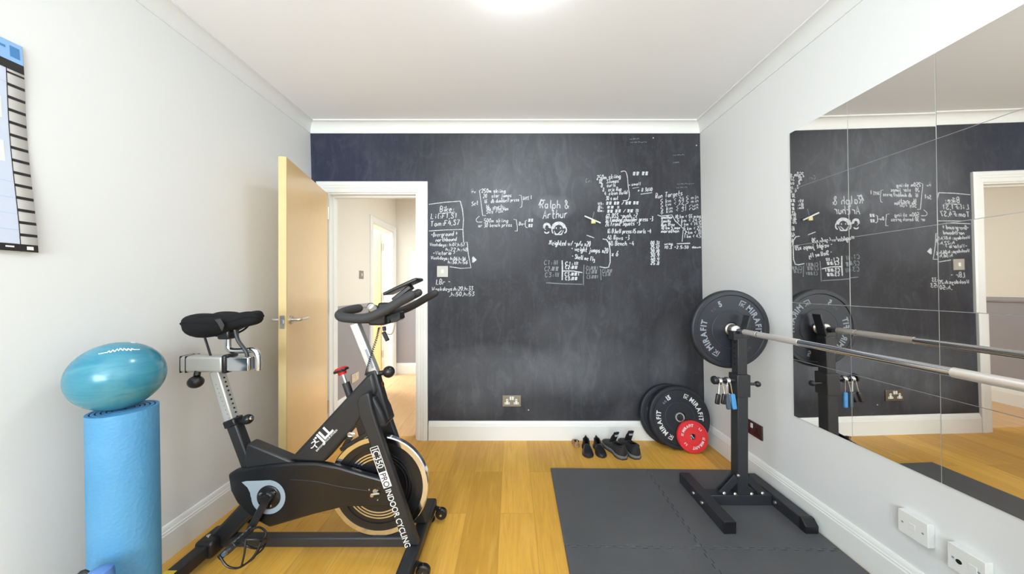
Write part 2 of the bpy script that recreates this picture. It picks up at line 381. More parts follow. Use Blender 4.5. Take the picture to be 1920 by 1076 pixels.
CO = [(0, 2.428), (.005, 2.428)] + [(.058 - .053 * math.cos(math.radians(q)), 2.433 + .068 * math.sin(math.radians(q))) for q in range(0, 91, 10)] + [(.060, 2.501), (.060, ZC), (0, ZC)]
struct('trim_1', sweep(MB(), CO, left, YB0, YF), M['wall'], ang=40)
struct('trim_2', sweep(MB(), CO, right, YB0, YF), M['wall'], ang=40)
struct('trim_3', sweep(MB(), CO, far, -1.60, 1.49), M['trim'], ang=40)
# door lining and moulded architrave of the doorway
def architrave(mb, fn, x0, x1, ztop, wd=.085, sides=(1, 1)):
    """moulded casing around an opening x0..x1, 0..ztop; fn(depth, along, z)"""
    P = [(0, 0), (.012, 0), (.015, .012), (.015, .03), (.019, .034), (.019, .05), (.022, .054), (.022, .074), (.016, .085), (0, .085)]
    P = [(d, q * wd / .085) for d, q in P]
    loops = []
    path = []
    if sides[0]: path.append((x0, 0, -1, 0))
    path += [(x0, ztop, -1, 1), (x1, ztop, 1, 1)]
    if sides[1]: path.append((x1, 0, 1, 0))
    for x, z, sx, sz in path: loops.append([fn(d, x + sx * q, z + sz * q) for d, q in P])
    return mb.loft(loops)
mb = architrave(MB(), far, DX0 + .004, DX1 - .004, DZ - .004)
struct('trim_4', mb, M['trim'], ang=25)
mb = MB().box((DX0, YF, 0), (DX0 + .016, YF + .12, DZ)).box((DX1 - .016, YF, 0), (DX1, YF + .12, DZ)).box((DX0 + .016, YF, DZ - .016), (DX1 - .016, YF + .12, DZ))
mb.box((DX0 + .016, YF + .05, 0), (DX0 + .028, YF + .085, DZ - .016)).box((DX1 - .028, YF + .05, 0), (DX1 - .016, YF + .085, DZ - .016)).box((DX0 + .028, YF + .05, DZ - .028), (DX1 - .028, YF + .085, DZ - .016))
struct('trim_5', mb, M['trim'], smooth=False)
# ------------------------------------------------------------------ hall behind the doorway
HX, HY, DADO = -1.625, 4.40, 1.0
YH = YF + .12
mb = MB()
OY0, OY1, OZ = 3.66, 4.30, 1.965
for a, b in (((YH - .0, -.05), (OY0, ZC)), ((OY0, OZ), (OY1, ZC)), ((OY1, -.05), (HY, ZC))):
    z0, z1 = a[1], b[1]
    if z0 < DADO: mb.box((HX - .13, a[0], z0), (HX, b[0], DADO), mi=1).box((HX - .13, a[0], DADO), (HX, b[0], z1))
    else: mb.box((HX - .13, a[0], z0), (HX, b[0], z1))
struct('wall_hall_left', mb, [M['hallwhite'], M['hallgrey']], smooth=False)
mb = MB().box((-1.76, HY, -.05), (1.7, HY + .12, DADO), mi=1).box((-1.76, HY, DADO), (1.7, HY + .12, ZC))
struct('wall_hall_far', mb, [M['hallwhite'], M['hallgrey']], smooth=False)
struct('wall_hall_right', MB().box((1.6, YH, -.05), (1.7, HY, ZC)), M['hallwhite'], smooth=False)
struct('ceiling_hall', MB().box((-3.7, YF + .1, ZC), (1.7, 5.3, ZC + .08)), M['ceil'], smooth=False)
hl = lambda d, y, z: (HX + d, y, z)
hf = lambda d, x, z: (x, HY - d, z)
struct('baseboard_hall_left', sweep(MB(), SK, hl, YH, OY0 - .085), M['trim'], ang=25)
struct('baseboard_hall_far', sweep(MB(), SK, hf, HX, 1.6), M['trim'], ang=25)
DP = [(0, .985), (.012, .985), (.018, 1.0), (.014, 1.02), (.006, 1.03), (0, 1.03)]
struct('trim_6', sweep(MB(), DP, hl, YH, OY0 - .085), M['hallgrey'], ang=25)
struct('trim_7', sweep(MB(), DP, hf, HX, 1.6), M['hallgrey'], ang=25)
struct('trim_8', architrave(MB(), hl, OY0 + .004, OY1 - .004, OZ - .004, .075), M['trim'], ang=25)
mb = MB().box((HX - .13, OY0, 0), (HX, OY0 + .016, OZ)).box((HX - .13, OY1 - .016, 0), (HX, OY1, OZ)).box((HX - .13, OY0 + .016, OZ - .016), (HX, OY1 - .016, OZ))
struct('trim_9', mb, M['trim'], smooth=False)
# the room off the hall
struct('floor_side_room', MB().box((-3.7, 2.7, -.05), (-1.75, 5.3, 0)), M['litoak'], smooth=False)
struct('wall_side_room_far', MB().box((-3.7, 5.2, -.05), (-1.755, 5.3, ZC)), M['wall'], smooth=False)
struct('wall_side_room_left', MB().box((-3.7, 2.8, -.05), (-3.6, 5.2, ZC)), M['wall'], smooth=False)
struct('wall_side_room_near', MB().box((-3.7, 2.7, -.05), (-1.755, 2.8, ZC)), M['wall'], smooth=False)
struct('wall_side_room_right', MB().box((-1.8, HY, -.05), (-1.755, 5.2, ZC)), M['wall'], smooth=False)
# ------------------------------------------------------------------ doors
def lever(o, c, out, along, mats=M['steel']):
    """rose + return-to-door lever; c on the leaf face, out = face normal, along = towards the hinge"""
    c, out, along = Vector(c), Vector(out), Vector(along)
    mb = MB().lathe([(0, 0), (.026, 0), (.026, .006), (.023, .009), (0, .009)], c, out, 28)
    mb.tube([c + out * .005, c + out * .042, c + out * .05 + along * .008, c + out * .052 + along * .03, c + out * .05 + along * .10, c + out * .047 + along * .118], .0095, 12, smooth=4, round_end=True)
    return obj('door_handle', mb, mats, o, label='satin steel lever handle')
hinge = Vector((DX0 + .018, YF - .028, 0)); free = Vector((at(537, 0, 1.775).x, 1.775, 0))
dd = (free - hinge).normalized(); dn = Vector((-dd.y, dd.x, 0))    # dn points to the visible (+x) side
if dn.x < 0: dn = -dn
L = (free - hinge).length
Md = Matrix((dd, dn, Vector((0, 0, 1)))).transposed().to_4x4(); Md.translation = hinge
# local: x along the leaf, y 0..-0.04 thickness behind visible face, z up
door = struct('door_1', MB().box((0, -.040, .008), (L - .008, 0, 1.945), Md), M['maple'], bevel=.0015, segs=1)
obj('door_lipping', MB().box((L - .008, -.040, .008), (L, 0, 1.945), Md), M['woodedge'], door, bevel=.001, segs=1)
lp = Md @ Vector((L - .055, 0, 1.020)); lever(door, lp, dn, -dd)
lp = Md @ Vector((L - .055, -.040, 1.020)); lever(door, lp, -dn, -dd)
lt = MB().box((L, -.032, .975), (L + .0015, -.008, 1.05), Md); lt.box((L, -.026, 1.005), (L + .011, -.014, 1.025), Md, mi=0)
lt.box((L + .001, -.024, .985), (L + .0025, -.016, .997), Md, mi=1)
obj('latch_plate', lt, [M['steel'], M['tan']], door)
for z in (.22, 1.0, 1.74):
    obj('hinge', MB().tube([Md @ Vector((-.004, .002, z)), Md @ Vector((-.004, .002, z + .1))], .006, 10), M['steel'], door)
d2 = struct('door_2', MB().box((-2.46, OY1 - .055, .008), (-1.772, OY1 - .015, 1.945)), M['maple'], bevel=.002)
lever(d2, (-2.40, OY1 - .055, 1.0), (0, -1, 0), (1, 0, 0))
for z in (.25, 1.02, 1.70): obj('hinge', MB().box((-1.768, OY1 - .03, z), (-1.752, OY1 - .014, z + .1)), M['steel'], d2)
# ------------------------------------------------------------------ electrical plates
def plate_thing(name, label, cat, fn, y, z, wd, ht, th, base, rockers=(), pins=(), extra=None):
    """fn(depth, along, z); the front carries rockers [(dy,dz,w,h)] and dark slots"""
    o = thing(name, label, cat, fn(0, y, z))
    obj('face_plate', MB().box((0, y - wd / 2, z - ht / 2), (th, y + wd / 2, z + ht / 2), fn=fn), base, o, bevel=.0015)
    for a, b, c, d in rockers:
        obj('switch_rocker', MB().box((th - .001, y + a - c / 2, z + b - d / 2), (th + .004, y + a + c / 2, z + b + d / 2), fn=fn), M['plasticw'], o, bevel=.001)
    return o
def socket_inserts(o, fn, y, z, th, m, dark):
    for s in (-1, 1):
        mb = MB().box((th - .0005, y + s * .036 - .0195, z - .026), (th + .0012, y + s * .036 + .0195, z - .010), fn=fn)
        mb.box((th - .0005, y + s * .036 - .008, z - .010), (th + .0012, y + s * .036 + .008, z + .016), fn=fn)
        obj('socket_insert', mb, m, o)
        mb = MB()
        for a, b, c, d in ((0, .006, .004, .009), (-.011, -.018, .0065, .0045), (.011, -.018, .0065, .0045)):
            mb.box((th + .0008, y + s * .036 + a - c / 2, z + b - d / 2), (th + .0016, y + s * .036 + a + c / 2, z + b + d / 2), fn=fn)
        obj('pin_hole', mb, dark, o)
p = at(830, 509, YF)
plate_thing('light_switch', 'square satin steel light switch on the blackboard beside the door frame', 'light switch', far, p.x, p.z, .088, .088, .008, M['switch'], [(0, 0, .018, .030)])
p = at(959.5, 751, YF)
o = plate_thing('wall_socket', 'satin steel double socket low on the blackboard wall', 'socket', far, p.x, p.z, .146, .088, .009, M['satin'], [(-.009, .022, .014, .026), (.009, .022, .014, .026)])
socket_inserts(o, far, p.x, p.z, .009, M['plasticw'], M['dark'])
o = plate_thing('wall_socket', 'dark metal double socket on the white wall behind the squat stand', 'socket', right, 1.985, at(0, 803, 1.985).z, .150, .088, .010, M['nickel'], [(.002, .018, .015, .028)])
socket_inserts(o, right, 1.985, at(0, 803, 1.985).z, .010, M['gloss'], M['dark'])
y1 = F * 1.505 / 752
o = plate_thing('cable_outlet', 'white square outlet plate with two screws low on the right wall under the mirrors', 'outlet', right, F * 1.50 / 751, .310, .088, .086, .026, M['plasticw'])
yy, zz = F * 1.50 / 751, .310
for s in (-1, 1): obj('screw', MB().lathe([(0, 0), (.0035, 0), (.0035, .0012), (0, .0012)], right(.0255, yy + s * .030, zz), (-1, 0, 0), 12), M['greyprint'], o)
obj('cable_slot', MB().box((.0255, yy - .008, zz - .010), (.0272, yy + .010, zz + .012), fn=right), M['plasticw'], o, bevel=.0008)
yy, zz = F * 1.50 / 851, .292
o = plate_thing('aerial_outlet', 'white outlet with a round dark hole, cut by the lower right edge', 'outlet', right, yy, zz, .088, .086, .026, M['plasticw'])
for s in (-1, 1): obj('screw', MB().lathe([(0, 0), (.0035, 0), (.0035, .0012), (0, .0012)], right(.0255, yy + s * .030, zz), (-1, 0, 0), 12), M['greyprint'], o)
obj('aerial_hole', MB().lathe([(0, 0), (.0075, 0), (.0075, .0012), (0, .0012)], right(.0256, yy + .016, zz - .004), (-1, 0, 0), 16), M['dark'], o)
obj('cover_flap', MB().box((.0255, yy - .026, zz - .012), (.0272, yy - .006, zz + .012), fn=right), M['plasticw'], o, bevel=.0008)
p = at(677, 515, F * 1.625 / 283)
plate_thing('light_switch', 'small steel light switch on the hall wall beside the inner doorway', 'light switch', hl, F * 1.625 / 283, p.z, .086, .086, .008, M['satin'], [(0, 0, .018, .030)])
yy = F * 1.625 / 295; p = at(665, 707, yy)
o = plate_thing('wall_socket', 'double socket on the grey lower half of the hall wall', 'socket', hl, yy, p.z, .146, .088, .009, M['steel'], [(.009, .022, .014, .026)])
socket_inserts(o, hl, yy, p.z, .009, M['plasticw'], M['dark'])
# ------------------------------------------------------------------ ceiling lamp
LC = (.03, 1.245, ZC)
lampo = thing('ceiling_light', 'round white opal ceiling lamp at the top edge of the photo', 'ceiling light', LC)
obj('lamp_base', MB().lathe([(0, 0), (.141, 0), (.142, -.003), (.142, -.014), (.140, -.016), (0, -.016)], LC, (0, 0, 1), 48), M['plasticw'], lampo)
obj('lamp_shade', MB().lathe([(.137, -.016), (.137, -.026), (.130, -.036), (.110, -.045), (.08, -.051), (.04, -.054), (0, -.055)], LC, (0, 0, 1), 48), M['lamp'], lampo)
# ------------------------------------------------------------------ mirror tiles
ys = [1.692, 1.401, 1.110, .818, .526]; zs = [2.036, 1.732, 1.430, 1.126, .822, .517]
rows = ['top', 'second', 'middle', 'fourth', 'bottom']; cols = ['nearest the blackboard', 'second from the blackboard', 'third from the blackboard', 'farthest from the blackboard']
rj = random.Random(4)
for i in range(4):
    for j in range(5):
        ya, yb, za, zb = ys[i + 1] + .0011, ys[i] - .0011, zs[j + 1] + .0011, zs[j] - .0011
        a, b = rj.uniform(-.0028, .0028), rj.uniform(-.0028, .0028); yc, zc = (ya + yb) / 2, (za + zb) / 2
        fn = lambda d, y, z: (xr(z) - d - (a * (y - yc) + b * (z - zc) if d > .003 else 0), y, z)
        mb = MB().box((.001, ya, za), (.0055, yb, zb), fn=fn)
        for f in mb.bm.faces:
            f.normal_update()
            if abs(f.normal.x) < .7: f.material_index = 1
        o = obj('mirror_tile', mb, [M['mirror'], M['edge']], smooth=False)
        tag(o, 'square mirror tile on the right wall, %s row, column %s' % (rows[j], cols[i]), 'mirror', 'mirror tiles on the right wall')
# ------------------------------------------------------------------ chalk writing (single stroke hand)
G = {
'A': '02 28 42|14 34', 'B': '02 08 28 37 36 25 05|25 34 33 22 02', 'C': '37 28 18 06 04 12 22 33', 'D': '02 08 28 36 34 22 02', 'E': '38 08 02 32|05 25', 'F': '38 08 02|05 25',
'G': '37 28 18 06 04 12 22 33 35 25', 'H': '08 02|38 32|05 35', 'I': '18 12|08 28|02 22', 'J': '08 38|28 23 12 03', 'L': '08 02 32', 'N': '02 08 32 38', 'O': '18 06 04 12 22 34 36 28 18', 'P': '02 08 28 37 36 25 05', 'R': '02 08 28 37 36 25 05|15 32',
'S': '37 28 18 07 16 34 33 22 12 03', 'T': '08 48|28 22', 'V': '08 22 48', 'W': '08 12 25 32 48', 'X': '08 42|48 02', 'K': '08 02|38 04 32', 'M': '02 08 24 48 42',
'a': '35 15 04 03 12 22 34|35 32', 'b': '08 02|04 15 25 34 33 22 12 03', 'c': '34 25 15 04 03 12 22 33', 'd': '38 32|34 25 15 04 03 12 22 33', 'e': '04 34 25 15 04 03 12 32', 'f': '38 28 17 12|05 35', 'g': '35 15 04 03 12 22 34|35 31 20 10 01', 'h': '08 02|04 15 25 34 32',
'i': '15 12|17 16', 'j': '25 21 10 00|27 26', 'k': '08 02|35 03 32', 'l': '18 13 22', 'm': '05 02|04 15 24 22|24 35 44 42', 'n': '05 02|04 15 25 34 32', 'o': '15 04 03 12 22 33 34 25 15', 'p': '05 00|04 15 25 34 33 22 12 03', 'r': '05 02|04 15 35', 's': '35 15 04 33 22 02', 't': '18 13 22 32|05 35',
'u': '05 03 12 22 33|35 32', 'v': '05 12 35', 'w': '05 12 24 32 45', 'x': '05 32|35 02', 'y': '05 13 33|35 31 20 00', 'q': '35 15 04 03 12 22 34|35 30', 'z': '05 35 02 32',
'0': '18 06 04 12 22 34 36 28 18', '1': '07 18 12', '2': '07 18 28 37 36 02 32', '3': '08 38 15 25 34 33 22 02', '4': '28 04 44|36 32', '5': '38 08 05 25 34 33 22 02', '6': '38 16 04 03 12 22 33 34 25 14', '7': '08 38 12', '8': '18 07 16 34 33 22 12 03 04 36 37 28 18', '9': '36 25 15 06 07 18 28 37 36 22',
':': '15 14|13 12', '.': '12 22', ',': '12 01', '-': '05 35', '<': '37 05 33', '=': '06 36|04 34', '+': '05 45|27 23', '/': '02 48', '!': '18 14|12 12', '&': '42 07 18 26 04 03 12 22 44', '|': '18 12', '[': '28 08 02 22', ']': '08 28 22 02', '(': '28 06 04 22', '#': '08 02|18 12|28 22|38 32|03 47', '>': '07 35 03', '*': '24 26|15 35', "'": '18 17',
}
WID = {'m': 5.4, 'w': 5.4, 'W': 5.6, 'M': 5.6, 'i': 2.6, 'l': 2.8, '1': 3, ':': 2.6, '.': 2.8, ',': 2.2, 'I': 3.6, '|': 1.7, "'": 2, '(': 3.2, '#': 5.4, 'T': 5, 'A': 5, 'V': 5, 'X': 5, ' ': 3}
hand = random.Random(3)
STROKE = [0]
def chalk_at(px, py, d=None):
    if d is None: d = .0006 + (STROKE[0] % 70) * .00003
    v = at(px, py, YF - d); return v
def ribbon(mb, P, wpx):
    """flat chalk line on the board through pixel points P"""
    STROKE[0] += 1; pts = [Vector((p[0], p[1])) for p in P]
    if len(pts) == 2 and (pts[1] - pts[0]).length < .6: pts[1] = pts[0] + Vector((.9, .1))
    n = len(pts); Lf, Rt = [], []
    for i in range(n):
        t = pts[min(i + 1, n - 1)] - pts[max(i - 1, 0)]
        if t.length < 1e-6: t = Vector((1, 0))
        t.normalize(); q = Vector((-t.y, t.x)) * wpx * .5 * (.8 + .4 * hand.random())
        Lf.append(mb.bm.verts.new(chalk_at(*(pts[i] + q)))); Rt.append(mb.bm.verts.new(chalk_at(*(pts[i] - q))))
    for i in range(n - 1): mb.face([Lf[i], Lf[i + 1], Rt[i + 1], Rt[i]])
def smooth2(P, n=3):
    return [(v.x, v.y) for v in catmull([Vector((p[0], p[1], 0)) for p in P], n)]
def write(mb, s, px, py, h, wd=None, slope=0.0, wpx=1.5, slant=.12):
    """s starting at pixel px, baseline py, capital height h px; wd = total width px"""
    tot = sum(WID.get(c, 4.3) for c in s); k = (wd / tot) if wd else h / 6 * .95
    x = px; ky = h / 6
    for c in s:
        for st in (G[c].split('|') if c in G else []):
            q = []
            for a in st.split():
                gx, gy = int(a[0]) + hand.uniform(-.18, .18), int(a[1]) - 2 + hand.uniform(-.2, .2)
                X = x + gx * k * .86 + gy * ky * slant; Yp = py - gy * ky + (X - px) * slope
                q.append((X, Yp))
            if len(q) > 2 and c not in 'WMNVAEFHKLTXYIJvwxkz147#<>[]|': q = smooth2(q, 2 if h < 9 else 3)
            ribbon(mb, q, wpx)
        x += WID.get(c, 4.3) * k; py += hand.uniform(-.15, .15)
def line(mb, P, wpx=1.6, sm=0): ribbon(mb, smooth2(P, 4) if sm else P, wpx)
def chalkpart(label, mb, m='chalk'):
    return obj('chalk_writing', mb, M[m], wall_far, smooth=False, label=label)
# bike settings box beside the door
mb = MB()
line(mb, [(804, 383), (835, 379), (863, 377)], 1.5); line(mb, [(863, 377), (867, 392), (869, 410), (868, 430)], 1.8); line(mb, [(804, 433), (835, 431), (868, 430)], 1.5)
line(mb, [(868, 430), (869, 454), (876, 454), (878, 476), (883, 502), (864, 503), (843, 500)], 1.5)
line(mb, [(886, 482), (886, 492)], 1.5); mb.prism([chalk_at(887, 480), chalk_at(894, 487), chalk_at(887, 493)], (0, -.0004, 0))
write(mb, 'Bike:', 825, 397, 10, 28, -.03, 1.5); line(mb, [(822, 400), (853, 398)], 1.2)
write(mb, 'Lil:F1,S1', 808, 410, 9, 50, -.03, 1.5); write(mb, 'Tom:F4,S7', 807, 424, 9, 56, -.06, 1.7)
write(mb, '-Overground +', 808, 444, 8, 50, -.06, 1.4); write(mb, 'northbound', 817, 453, 7, 40, -.04, 1.4)
write(mb, 'Weekdays: h:07,h:57', 806, 461, 6, 66, .0, 1.3); write(mb, 'h:22,h:48', 836, 470, 6, 42, .02, 1.3)
write(mb, '-Victoria >', 812, 478, 7, 42, -.03, 1.4); write(mb, 'Weekdays: h:06,h:36', 808, 486, 6, 66, .03, 1.4); write(mb, 'h:36,h:56', 840, 494, 6, 38, .02, 1.4)
write(mb, 'LBr -', 818, 533, 9, 28, .0, 1.4); write(mb, 'Weekdays:h:20,h:33', 810, 545, 7, 78, -.02, 1.4); write(mb, ',h:50,h:53', 843, 555, 7, 48, -.02, 1.4)
chalkpart('white chalk bike settings and train times beside the door frame', mb)
# left workout list
mb = MB()
write(mb, '250m skiing', 903, 361, 7, 46, .0, 1.5); write(mb, '20   star jumps', 906, 371, 7, 54, -.04, 1.3); write(mb, '16   db dumbbell press', 908, 381, 7, 66, -.06, 1.3)
write(mb, '16   curls', 911, 391, 7, 34, -.02, 1.3); write(mb, '30s tricep dips', 912, 394, 6, 42, .0, 1.2); write(mb, '50s run', 912, 400, 7, 32, -.05, 1.2)
line(mb, [(903, 355), (899, 357), (902, 380), (905, 404), (911, 404)], 1.3); line(mb, [(973, 366), (977, 366), (979, 380), (978, 388), (975, 389)], 1.3)
for k in range(4): line(mb, [(981 + k * 3, 368), (982 + k * 3, 375)], 1.2)
line(mb, [(980, 374), (992, 368)], 1.1); line(mb, [(996, 366), (996, 373)], 1.3)
write(mb, 'Set', 884, 386, 7, 14, -.25, 1.4)
write(mb, '+x', 884, 362, 6, 9, 0, 1.0)
line(mb, [(899, 405), (893, 411), (895, 416), (904, 416)], 1.2, 1); write(mb, '500m skiing', 908, 417, 7, 46, -.02, 1.2); write(mb, 'or 30 bench press', 897, 426, 7, 64, -.02, 1.2)
line(mb, [(963, 411), (968, 412), (970, 425), (970, 433), (965, 433)], 1.3); write(mb, '8x', 973, 422, 6, 9, 0, 1.5); line(mb, [(988, 413), (985, 414), (985, 425), (989, 427)], 1.4); line(mb, [(981, 420), (985, 420)], 1.3)
write(mb, '##', 991, 416, 6, 10, -.05, 1.2); write(mb, '##', 991, 426, 6, 9, -.02, 1.2)
chalkpart('white chalk workout list left of the two names', mb, 'chalk')
# names and two doodled heads
mb = MB()
line(mb, [(1010, 385), (1014, 377), (1022, 375)], 1.6, 1); write(mb, 'Ralph &', 1013, 390, 15, 55, .02, 1.6, .05); write(mb, 'Arthur', 1018, 410, 16, 48, -.05, 1.6, .1)
import math as _m
def arc(cx, cy, rx, ry, a0, a1, n=14): return [(cx + rx * _m.cos(_m.radians(a0 + (a1 - a0) * i / n)), cy - ry * _m.sin(_m.radians(a0 + (a1 - a0) * i / n))) for i in range(n + 1)]
for r in (6.4, 5.2, 4): line(mb, arc(1025.5, 425, r, r, -25, 205), 2.0)
line(mb, arc(1025.5, 425, 5.5, 6, 180, 250), 1.2); line(mb, arc(1025, 434, 4, 3, 180, 360), 2.2); line(mb, arc(1025, 435, 3, 2, 180, 360), 2)
for r in (13, 11.8, 10.6, 9.4): line(mb, arc(1047.5, 429.5, r, r, 8, 178), 2.6)
for r in (7, 8.2): line(mb, arc(1047.5, 425, r * 1.2, r, 25, 155), 2.4)
line(mb, arc(1058, 431, 4, 6, -90, 90), 2.4); line(mb, arc(1037.5, 431, 2.5, 6, 90, 270), 2); line(mb, arc(1047.5, 429, 9, 11, 200, 345), 1.4)
line(mb, [(1043, 426), (1043, 429)], 1.6); line(mb, [(1051, 426), (1051, 429)], 1.6); line(mb, [(1053, 432), (1048, 437), (1045, 440)], 1.6); line(mb, arc(1043, 437, 3, 3, 180, 340), 1.4); line(mb, arc(1051, 438, 3, 2, 180, 350), 1.4)
chalkpart('white chalk names with two doodled heads below', mb)
# weighted list
mb = MB()
write(mb, 'Weighted w/ -p/u x20', 1030, 459, 9, 78, .035, 1.6); line(mb, [(1029, 458), (1033, 451)], 1.6); write(mb, '- weight jumps x20', 1071, 470, 9, 70, .07, 1.6); write(mb, '- Shell me fly', 1072, 484, 8, 44, .12, 1.5)
line(mb, [(1130, 448), (1137, 449), (1142, 456), (1144, 470), (1144, 492), (1141, 501), (1135, 502), (1124, 500)], 1.8); write(mb, 'x 6', 1147, 480, 10, 13, 0, 1.6)
line(mb, [(1100, 441), (1106, 443), (1114, 446)], 1.5)
write(mb, 'C1:|||', 1060, 497, 6, 24, 0, 1.6); write(mb, 'C2:##', 1060, 504, 6, 24, 0, 1.6); write(mb, 'C3:##1', 1059, 517, 6, 28, 0, 1.6); write(mb, 'C3:##', 1060, 525, 6, 24, 0, 1.6)
line(mb, [(1054, 488), (1054.5, 506), (1054, 525)], 2.2); line(mb, [(1056, 508), (1075, 508), (1092, 511)], 2.0)
chalkpart('white chalk weighted workout list with a tall bracket', mb)
mb = MB()
write(mb, 'C1:|||', 1020, 496, 8, 26, 0, 1.4); write(mb, 'C2:##', 1021, 508, 8, 28, -.02, 1.4); write(mb, 'C3:|||', 1022, 519, 8, 26, 0, 1.4); line(mb, [(1024, 530), (1055, 532), (1092, 533)], 1.7); line(mb, [(1095, 496), (1094, 520), (1094, 535)], 1.5)
write(mb, 'C1:##1', 1099, 505, 6, 23, 0, 1.3); write(mb, 'C2:##', 1099, 513, 7, 22, -.02, 1.3); write(mb, 'C3:##1', 1100, 522, 6, 22, 0, 1.3); line(mb, [(1126, 504), (1127, 525)], 1.4); write(mb, 'C1:##', 1129, 511, 6, 20, -.02, 1.3); write(mb, 'C3:#', 1130, 517, 6, 16, 0, 1.3)
write(mb, 'Cv:', 1098, 342, 7, 12, -.02, 1.2); line(mb, [(1114, 397), (1111, 410)], 1.0)
for y, x0, x1 in ((262, 1180, 1200), (268, 1182, 1215), (292, 1262, 1285), (306, 1262, 1274), (346, 1270, 1303), (353, 1268, 1290)): write(mb, 'wmnuwnm'[:max(3, (x1 - x0) // 6)], x0, y, 4, x1 - x0, -.03, .8)
write(mb, 'Ov', 883, 362, 8, 12, 0, 1.2)
chalkpart('faint grey rubbed chalk tallies', mb, 'faint')
# right workout list
mb = MB()
write(mb, '250m skiing', 1119, 337, 8, 46, -.06, 1.5); write(mb, '10   SJumps', 1123, 344, 7, 38, -.06, 1.3); write(mb, '8   curls', 1127, 351, 7, 28, -.05, 1.4); write(mb, '8   cric Run', 1130, 359, 7, 36, -.05, 1.3); write(mb, '4  clean Build', 1133, 366, 7, 44, -.05, 1.3); write(mb, '30 s out', 1136, 375, 7, 24, -.04, 1.3)
line(mb, [(1164, 322), (1172, 321), (1176, 330), (1178, 350), (1180, 366), (1177, 375), (1168, 376)], 1.5, 1); line(mb, [(1179, 347), (1182, 347)], 1.2); write(mb, 'small', 1184, 348, 6, 18, -.06, 1.1); line(mb, [(1186, 353), (1198, 351)], 1.0)
write(mb, 'x 8 3610', 1196, 359, 6, 28, -.05, 1.4); line(mb, [(1201, 364), (1223, 361)], 1.4)
write(mb, '## ##', 1187, 329, 7, 30, -.02, 1.2)
write(mb, 'Wt:', 1121, 384, 5, 11, 0, 1.6); write(mb, 'Bi:', 1122, 391, 5, 10, 0, 1.6); write(mb, 'Rm:', 1121, 397, 5, 12, 0, 1.6)
write(mb, '## ## / ## ##', 1137, 384, 6, 62, -.02, 1.3); write(mb, '## ||', 1139, 391, 5, 22, 0, 1.4); write(mb, '## ## / ## |||', 1139, 399, 6, 58, -.02, 1.3)
for k, (s, x, y, wd) in enumerate((('6& DSS -push -2', 1136, 409, 60), ('3& Landing shoulder press -3', 1135, 416, 90), ('2& Front Squats -3', 1135, 424, 66), ('1& D.bell press:15 curls -4', 1139, 437, 82), ('4& Rows -3', 1139, 449, 42), ('4& Bench -4', 1141, 460, 48))):
    write(mb, s, x, y, 8, wd, -.03 if k < 3 else 0.0, 1.55)
chalkpart('white chalk workout list right of the chalk stick', mb)
# run targets
mb = MB()
write(mb, 'Run Targets', 1229, 372, 9, 52, -.13, 1.3)
for s, y in (('5 km < 24 5 min', 381), ('5 km < 22 5 min', 388), ('5 km < 21 run', 395), ('6 km < 31 run', 401)): write(mb, s, 1239, y, 7, 72, -.13, 1.0)
line(mb, [(1233, 403), (1238, 405), (1260, 403), (1266, 414), (1276, 423), (1283, 431), (1289, 436)], 1.4); line(mb, [(1281, 431), (1280, 442), (1279, 453)], 1.5)
for s, y, wd in (('another', 410, 22), ('family', 417, 18), ('Run free', 424, 26), ('10 km 5 max', 430, 36), ('marathon', 436, 34)): write(mb, s, 1240, y, 6, wd, -.02, 1.6)
for s, x, y in (('10 km < 55 mins', 1266, 409), ('5 km < 24.5', 1270, 416), ('3 km < 14.5', 1276, 423), ('5 km < 22', 1282, 431), ('2 km < 31', 1284, 439), ('1 km < 4.5', 1283, 446)): write(mb, s, x, y, 6, 1315 - x, -.03, 1.3)
for s, y in (('00.31', 458), ('25.12', 466), ('20.10', 474), ('30.9', 481), ('40.9', 489), ('25.8', 496)): write(mb, s, 1220, y, 6, 17, 0, 1.8)
write(mb, 'wring', 1246, 459, 4, 16, 0, 1.8); line(mb, [(1269, 457), (1294, 456)], 2); write(mb, '10.3 -2.5:30', 1246, 466, 5, 46, 0, 1.5); write(mb, 'down', 1298, 465, 4, 17, 0, 1.6)
for x, y in ((1224, 258), (1305, 272), (990, 768)): line(mb, [(x, y), (x + 2, y + 1)], 2)
chalkpart('white chalk run targets in the right corner', mb)
# chalk stick held by a clip
p0, p1 = at(1096, 405, YF - .012), at(1126, 418, YF - .012)
ho = thing('chalk_stick', 'white chalk stick slanting in a small yellow clip on the blackboard', 'chalk', (0, 0, 0)); ho.location = (p0 + p1) / 2
obj('stick', MB().tube([p0, p1], .006, 12), M['white'], ho)
pc = at(1112, 417, YF)
obj('clip', MB().box((pc.x - .018, YF - .02, pc.z - .012), (pc.x + .016, YF, pc.z + .016)), M['yellowclip'], ho, bevel=.003)
# ------------------------------------------------------------------ wall planner
pl = thing('wall_planner', 'large paper wall planner with blue header hanging on the left wall', 'planner', left(0, .65, 1.33))
PY1, PZ0, PZ1 = 1.035, 1.322, 1.985
def sheet(y, z, off):
    t_ = (z - PZ0) / (PZ1 - PZ0); lean = .010 * (1 - t_) * max(0, (y - .55) / .5)
    d = .004 + lean + .004 * math.sin(t_ * 7 + 1) * max(0, (y - .6) / .44) + off
    return left(d, y - (1 - t_) * -.0 - t_ * .018, z)
def grid(mb, y0, y1, z0, z1, off, n=6, m=14, mi=0):
    V = [[mb.bm.verts.new(sheet(y0 + (y1 - y0) * i / n, z0 + (z1 - z0) * j / m, off)) for i in range(n + 1)] for j in range(m + 1)]
    for j in range(m):
        for i in range(n): mb.face([V[j][i], V[j][i + 1], V[j + 1][i + 1], V[j + 1][i]], mi)
mb = MB(); grid(mb, .12, PY1, PZ0, PZ1, 0, 20, 24)
